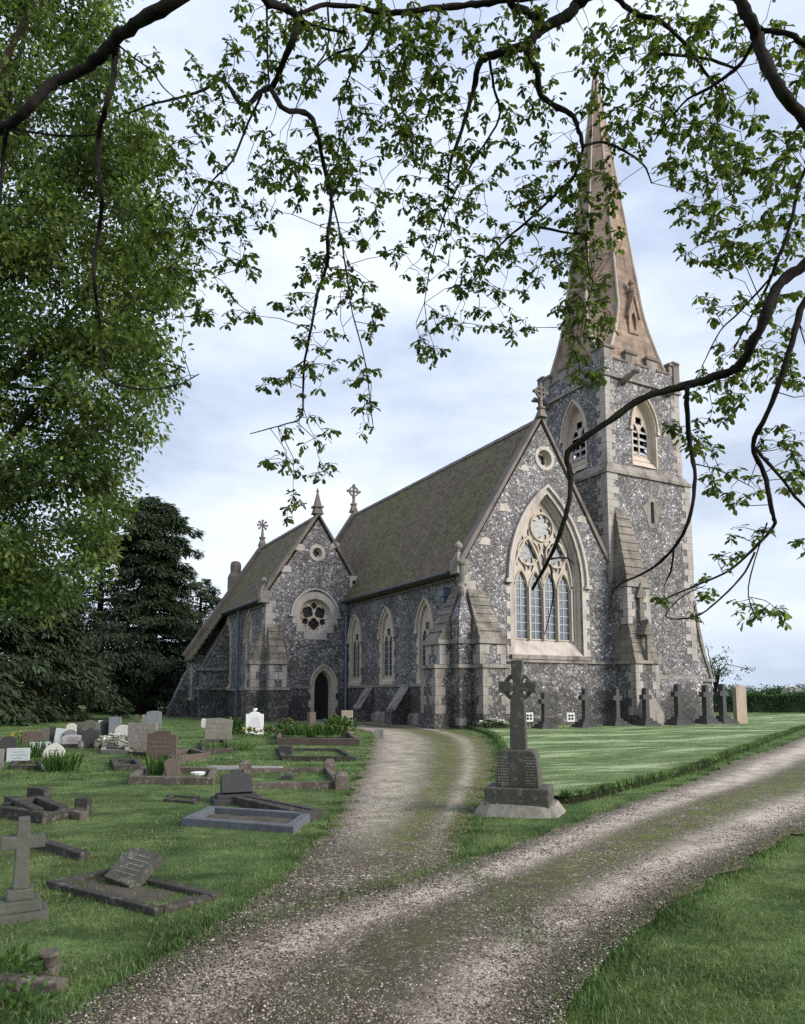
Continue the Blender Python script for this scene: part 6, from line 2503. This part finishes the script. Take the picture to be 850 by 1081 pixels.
# --- dark conifers behind the graves
def yew(label, base, H, R, nb, ns, group='dark evergreens behind the graves', zb=.06, trunk_r=.5, spray=.38, flat=.75):
    root = thing('yew_tree', label, 'tree', base, 0, group)
    o = MB()
    o.tube([(0, 0, -.4), (0, 0, .3), (.1, 0, H * .3), (0, .1, H * .65), (0, 0, H * .97)], [trunk_r * 1.5, trunk_r * 1.1, trunk_r * .85, trunk_r * .45, .04], 12, jit=.07)
    o.build('trunk', 'bark_far', root, smooth=True, recalc=False)
    bo = MB()
    PP, DD = [], []
    for i in range(nb):
        t = (i + rnd.random()) / nb
        z = H * (zb + (1 - zb) * t)
        a = rnd.uniform(0, 2 * PI)
        prof = min(1, (1 - t) ** flat * 1.12) * (.75 + .25 * math.sin(t * 9))
        L_ = max(.5, R * prof * rnd.uniform(.72, 1.12))
        d = Vector((math.cos(a), math.sin(a), 0))
        up = rnd.uniform(.0, .25)
        pts = [Vector((0, 0, z)), d * L_ * .35 + Vector((0, 0, z + L_ * up * .3)), d * L_ * .7 + Vector((0, 0, z + L_ * (up * .3 - .05))), d * L_ + Vector((0, 0, z - L_ * .12))]
        c_, r_ = catmull(pts, [.05 + .012 * L_, .04 + .006 * L_, .03, .012], 4)
        bo.tube(c_, r_, 5, cap=False)
        k = int(1.6 * ns * (.35 + .65 * L_ / R))
        side = Vector((-d.y, d.x, 0))
        for q in range(k):
            u = rnd.random() ** .6
            j = min(len(c_) - 1, int((.15 + .85 * u) * (len(c_) - 1)))
            wd = L_ * .26 * math.sin(PI * min(1, .15 + u * .85)) + .15
            s_ = rnd.uniform(-1, 1)
            p = c_[j] + side * (s_ * wd) + Vector((0, 0, rnd.uniform(-.42, .18))) + d * rnd.uniform(-.2, .2)
            PP.append(tuple(p))
            DD.append(tuple(d * rnd.uniform(.3, 1) + side * s_ * .8 + Vector((0, 0, rnd.uniform(-.9, .15)))))
    bo.build('boughs', 'bark_far', root, recalc=False)
    PP, DD = np.array(PP), np.array(DD)
    V, F = leaves(PP, DD, npr.normal(size=PP.shape) * .35 + np.array([0, 0, 1]), npr.uniform(spray * .6, spray * 1.2, len(PP)), NEED, NEED_T)
    big_mesh('foliage', V, F, 'yew', root)
    return root


def on(px, Y):
    w = ay(px, 760, Y)
    return (w.x, w.y, hgt(w.x, w.y))


yew('tall dark yew with layered boughs and bare trunk behind the chapel end', on(154, 58), 17.4, 7.0, 210, 230, flat=.42, trunk_r=.75, spray=.45)
yew('broad low dark yew drooping over the headstones', on(40, 42), 8.6, 5.6, 120, 190, flat=.5, trunk_r=.5)
yew('dark yew at the frame edge behind the broadleaf tree', on(-25, 36), 9.5, 4.8, 90, 170, flat=.5)
yew('dark yew standing farther back between the tall one and the low one', on(100, 62), 15.0, 7.0, 90, 150, flat=.42)
yew('dark evergreen tucked close behind the chapel roof', on(208, 72), 13.0, 5.0, 100, 150, flat=.42)


def hedge(name, label, a, b, h, w, n, leaf, mat, group=None, thin=False):
    A, B_ = Vector(a), Vector(b)
    d = B_ - A
    L_ = d.length
    ex = d.normalized()
    ey = Vector((-ex.y, ex.x, 0))
    root = thing(name, label, 'hedge', A, 0, group)
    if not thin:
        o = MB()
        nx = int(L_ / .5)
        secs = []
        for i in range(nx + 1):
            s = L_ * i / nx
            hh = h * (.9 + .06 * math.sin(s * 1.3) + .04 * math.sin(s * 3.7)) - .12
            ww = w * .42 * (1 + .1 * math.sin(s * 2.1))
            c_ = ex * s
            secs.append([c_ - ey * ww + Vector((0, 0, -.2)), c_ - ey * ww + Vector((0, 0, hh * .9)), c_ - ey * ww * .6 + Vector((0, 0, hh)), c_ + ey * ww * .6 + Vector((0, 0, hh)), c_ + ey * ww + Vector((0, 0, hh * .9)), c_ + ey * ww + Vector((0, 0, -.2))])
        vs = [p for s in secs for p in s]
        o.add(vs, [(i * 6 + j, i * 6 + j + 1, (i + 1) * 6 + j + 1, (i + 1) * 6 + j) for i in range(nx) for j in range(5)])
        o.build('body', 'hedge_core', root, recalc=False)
    s = npr.random(n) * L_
    t = npr.uniform(-1, 1, n)
    z = h * np.sqrt(npr.random(n)) if not thin else h * npr.random(n)
    top = h * (.9 + .06 * np.sin(s * 1.3) + .04 * np.sin(s * 3.7))
    side = npr.random(n) < .55
    off = np.where(side, np.where(t > 0, 1, -1) * w * .46, t * w * .46)
    z = np.where(side, np.minimum(z, top), top + npr.normal(size=n) * .07)
    off = off + npr.normal(size=n) * (.08 if not thin else w * .25)
    E1, E2 = np.array(ex), np.array(ey)
    P = s[:, None] * E1 + off[:, None] * E2 + np.stack([0 * z, 0 * z, z], 1)
    V, F = leaves(P, npr.normal(size=P.shape) + np.array([0, 0, .3]), npr.normal(size=P.shape), npr.uniform(leaf * .6, leaf * 1.3, n), DIA, DIA_T)
    big_mesh('foliage', V, F, mat, root)
    return root


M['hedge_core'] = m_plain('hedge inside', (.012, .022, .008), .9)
w0_, w1_ = ay(715, 752, 60), ay(1150, 756, 60)
hedge('hedge', 'clipped green field hedge along the far side of the mown lawn', (w0_.x, 62, hgt(w0_.x, 62)), (w1_.x, 57, hgt(w1_.x, 57)), 1.55, 1.6, 26000, .17, 'hedge', 'churchyard hedges')
w0_ = ay(-90, 760, 58)
w1_ = ay(215, 760, 66)
hedge('hedge', 'thin tangled hedgerow in shade beneath the yew trees', (w0_.x, w0_.y, hgt(w0_.x, w0_.y)), (w1_.x, w1_.y, hgt(w1_.x, w1_.y)), 3.6, 2.2, 9000, .3, 'hedge', 'churchyard hedges', thin=True)
# young tree beyond the tower and field trees on the skyline
b = on(757, 66)
cl = [tuple(Vector(b) + Vector((npr.normal() * 1.1, npr.normal() * 1.1, 3.0 + abs(npr.normal()) * 1.1))) for _ in range(30)]
broadleaf('young_tree', 'thin young tree showing beside the tower buttress above the hedge', b, 2.0, .1, cl, 26, .2, 'hedge', 'bark_far', 'trees beyond the churchyard', .5, 16)
for i, (px, Y, hh, ww, lb) in enumerate(((775, 150, 3.4, 4.0, 'small far tree just beyond the hedge near the young tree'), (800, 170, 3.0, 6.5, 'low spreading far tree above the middle of the hedge'), (828, 160, 3.3, 5.5, 'far tree on the skyline above the white blossoming shrub'), (848, 180, 3.4, 6.0, 'far tree on the skyline at the frame edge'))):
    b = on(px, Y)
    cl = [tuple(Vector(b) + Vector((npr.normal() * ww * .5, npr.normal() * ww * .4, hh * .6 + npr.normal() * hh * .16))) for _ in range(40)]
    broadleaf('far_tree', lb, b, hh * .35, .2, cl, 30, .55, 'hedge', 'bark_far', 'trees beyond the churchyard', 1.1, 8)
# bare winter treetop behind the chapel ridge
b = on(268, 90)
rt = thing('bare_tree', 'leafless twiggy tree showing above the chapel ridge beside its finial', 'tree', b, 0, 'trees beyond the churchyard')
o = MB()
o.tube([(0, 0, -.3), (0, 0, 5), (.2, 0, 11)], [.35, .28, .18], 8)
o.build('trunk', 'bark_far', rt, recalc=False)
o = MB()
for i in range(46):
    z = rnd.uniform(7, 12)
    a = rnd.uniform(0, 2 * PI)
    L_ = rnd.uniform(2, 5.5)
    q = Vector((math.cos(a), math.sin(a), rnd.uniform(.5, 1.8))).normalized()
    s = Vector((.1, 0, z))
    e = s + q * L_
    o.tube([s, s.lerp(e, .5) + Vector((rnd.uniform(-.3, .3), rnd.uniform(-.3, .3), .3)), e], [.06, .045, .015], 4, cap=False)
    for k in range(5):
        f = s.lerp(e, rnd.uniform(.4, .95))
        o.tube([f, f + (q + Vector((rnd.uniform(-.7, .7), rnd.uniform(-.7, .7), rnd.uniform(0, .6)))) * rnd.uniform(.5, 1.3)], [.03, .01], 3, cap=False)
o.build('branches', 'bark_far', rt, recalc=False)

# ================================================================== LIGHT, SKY, CAMERA
sun_dir = Vector((.86, -.42, .5)).normalized()
ld_ = bpy.data.lights.new('sun', 'SUN')
ld_.energy = 1.5
ld_.angle = math.radians(32)
ld_.color = (1, .93, .84)
so = bpy.data.objects.new('sun', ld_)
COL.objects.link(so)
so.rotation_euler = (-sun_dir).to_track_quat('-Z', 'Y').to_euler()

W = bpy.data.worlds.new('World')
S.world = W
W.use_nodes = True
nt = W.node_tree
nt.nodes.clear()
out = nt.nodes.new('ShaderNodeOutputWorld')
bg = nt.nodes.new('ShaderNodeBackground')
sky = nt.nodes.new('ShaderNodeTexSky')
sky.sky_type = 'NISHITA'
sky.sun_disc = False
sky.sun_elevation = math.asin(sun_dir.z)
sky.sun_rotation = math.atan2(sun_dir.x, sun_dir.y)
sky.air_density = 1.0
sky.dust_density = 1.5
tc = nt.nodes.new('ShaderNodeTexCoord')
mp = nt.nodes.new('ShaderNodeMapping')
mp.inputs['Scale'].default_value = (1.0, 1.0, 2.6)
nt.links.new(tc.outputs['Generated'], mp.inputs[0])
nz = noise(nt, mp.outputs[0], 2.1, 7, .55)
nz2 = noise(nt, mp.outputs[0], 1.2, 3, .5)
sepz = nt.nodes.new('ShaderNodeSeparateXYZ')
nt.links.new(tc.outputs['Generated'], sepz.inputs[0])
cloud = ramp(nt, nz, [(.38, (.5, .57, .69)), (.5, (.68, .745, .84)), (.63, (.88, .91, .96))])
high = ramp(nt, sepz.outputs[2], [(.0, (.76, .81, .87)), (.22, (.93, .945, .97)), (.7, (.86, .9, 1.0))])
cloud = mix(nt, 1.0, cloud, high, 'MULTIPLY')
vm = nt.nodes.new('ShaderNodeVectorMath')
vm.operation = 'SCALE'
nt.links.new(cloud, vm.inputs[0])
vm.inputs['Scale'].default_value = 3.85
cov = ramp(nt, nz2, [(.3, .9), (.6, .98)])
fin_ = mix(nt, cov, sky.outputs[0], vm.outputs[0])
nt.links.new(fin_, bg.inputs[0])
bg.inputs[1].default_value = .1
nt.links.new(bg.outputs[0], out.inputs[0])

cam = bpy.data.cameras.new('camera')
co = bpy.data.objects.new('camera', cam)
COL.objects.link(co)
co.location = (0, 0, EYE)
co.rotation_euler = (PI / 2 + PITCH, 0, 0)
cam.sensor_fit = 'VERTICAL'
cam.sensor_height = 36
cam.sensor_width = 36
cam.lens = FPX / 1081 * 36
cam.shift_y = (CY - 540.5) / 1081
cam.clip_start = .05
cam.clip_end = 3000
S.camera = co

S.view_settings.view_transform = 'Standard'
S.view_settings.look = 'None'
S.view_settings.exposure = 1.74
S.view_settings.gamma = 1.0
S.view_settings.use_curve_mapping = False
S.render.engine = 'CYCLES'
cy = S.cycles
cy.max_bounces = 6
cy.diffuse_bounces = 3
cy.glossy_bounces = 2
cy.transmission_bounces = 3
cy.transparent_max_bounces = 4
cy.use_denoising = False
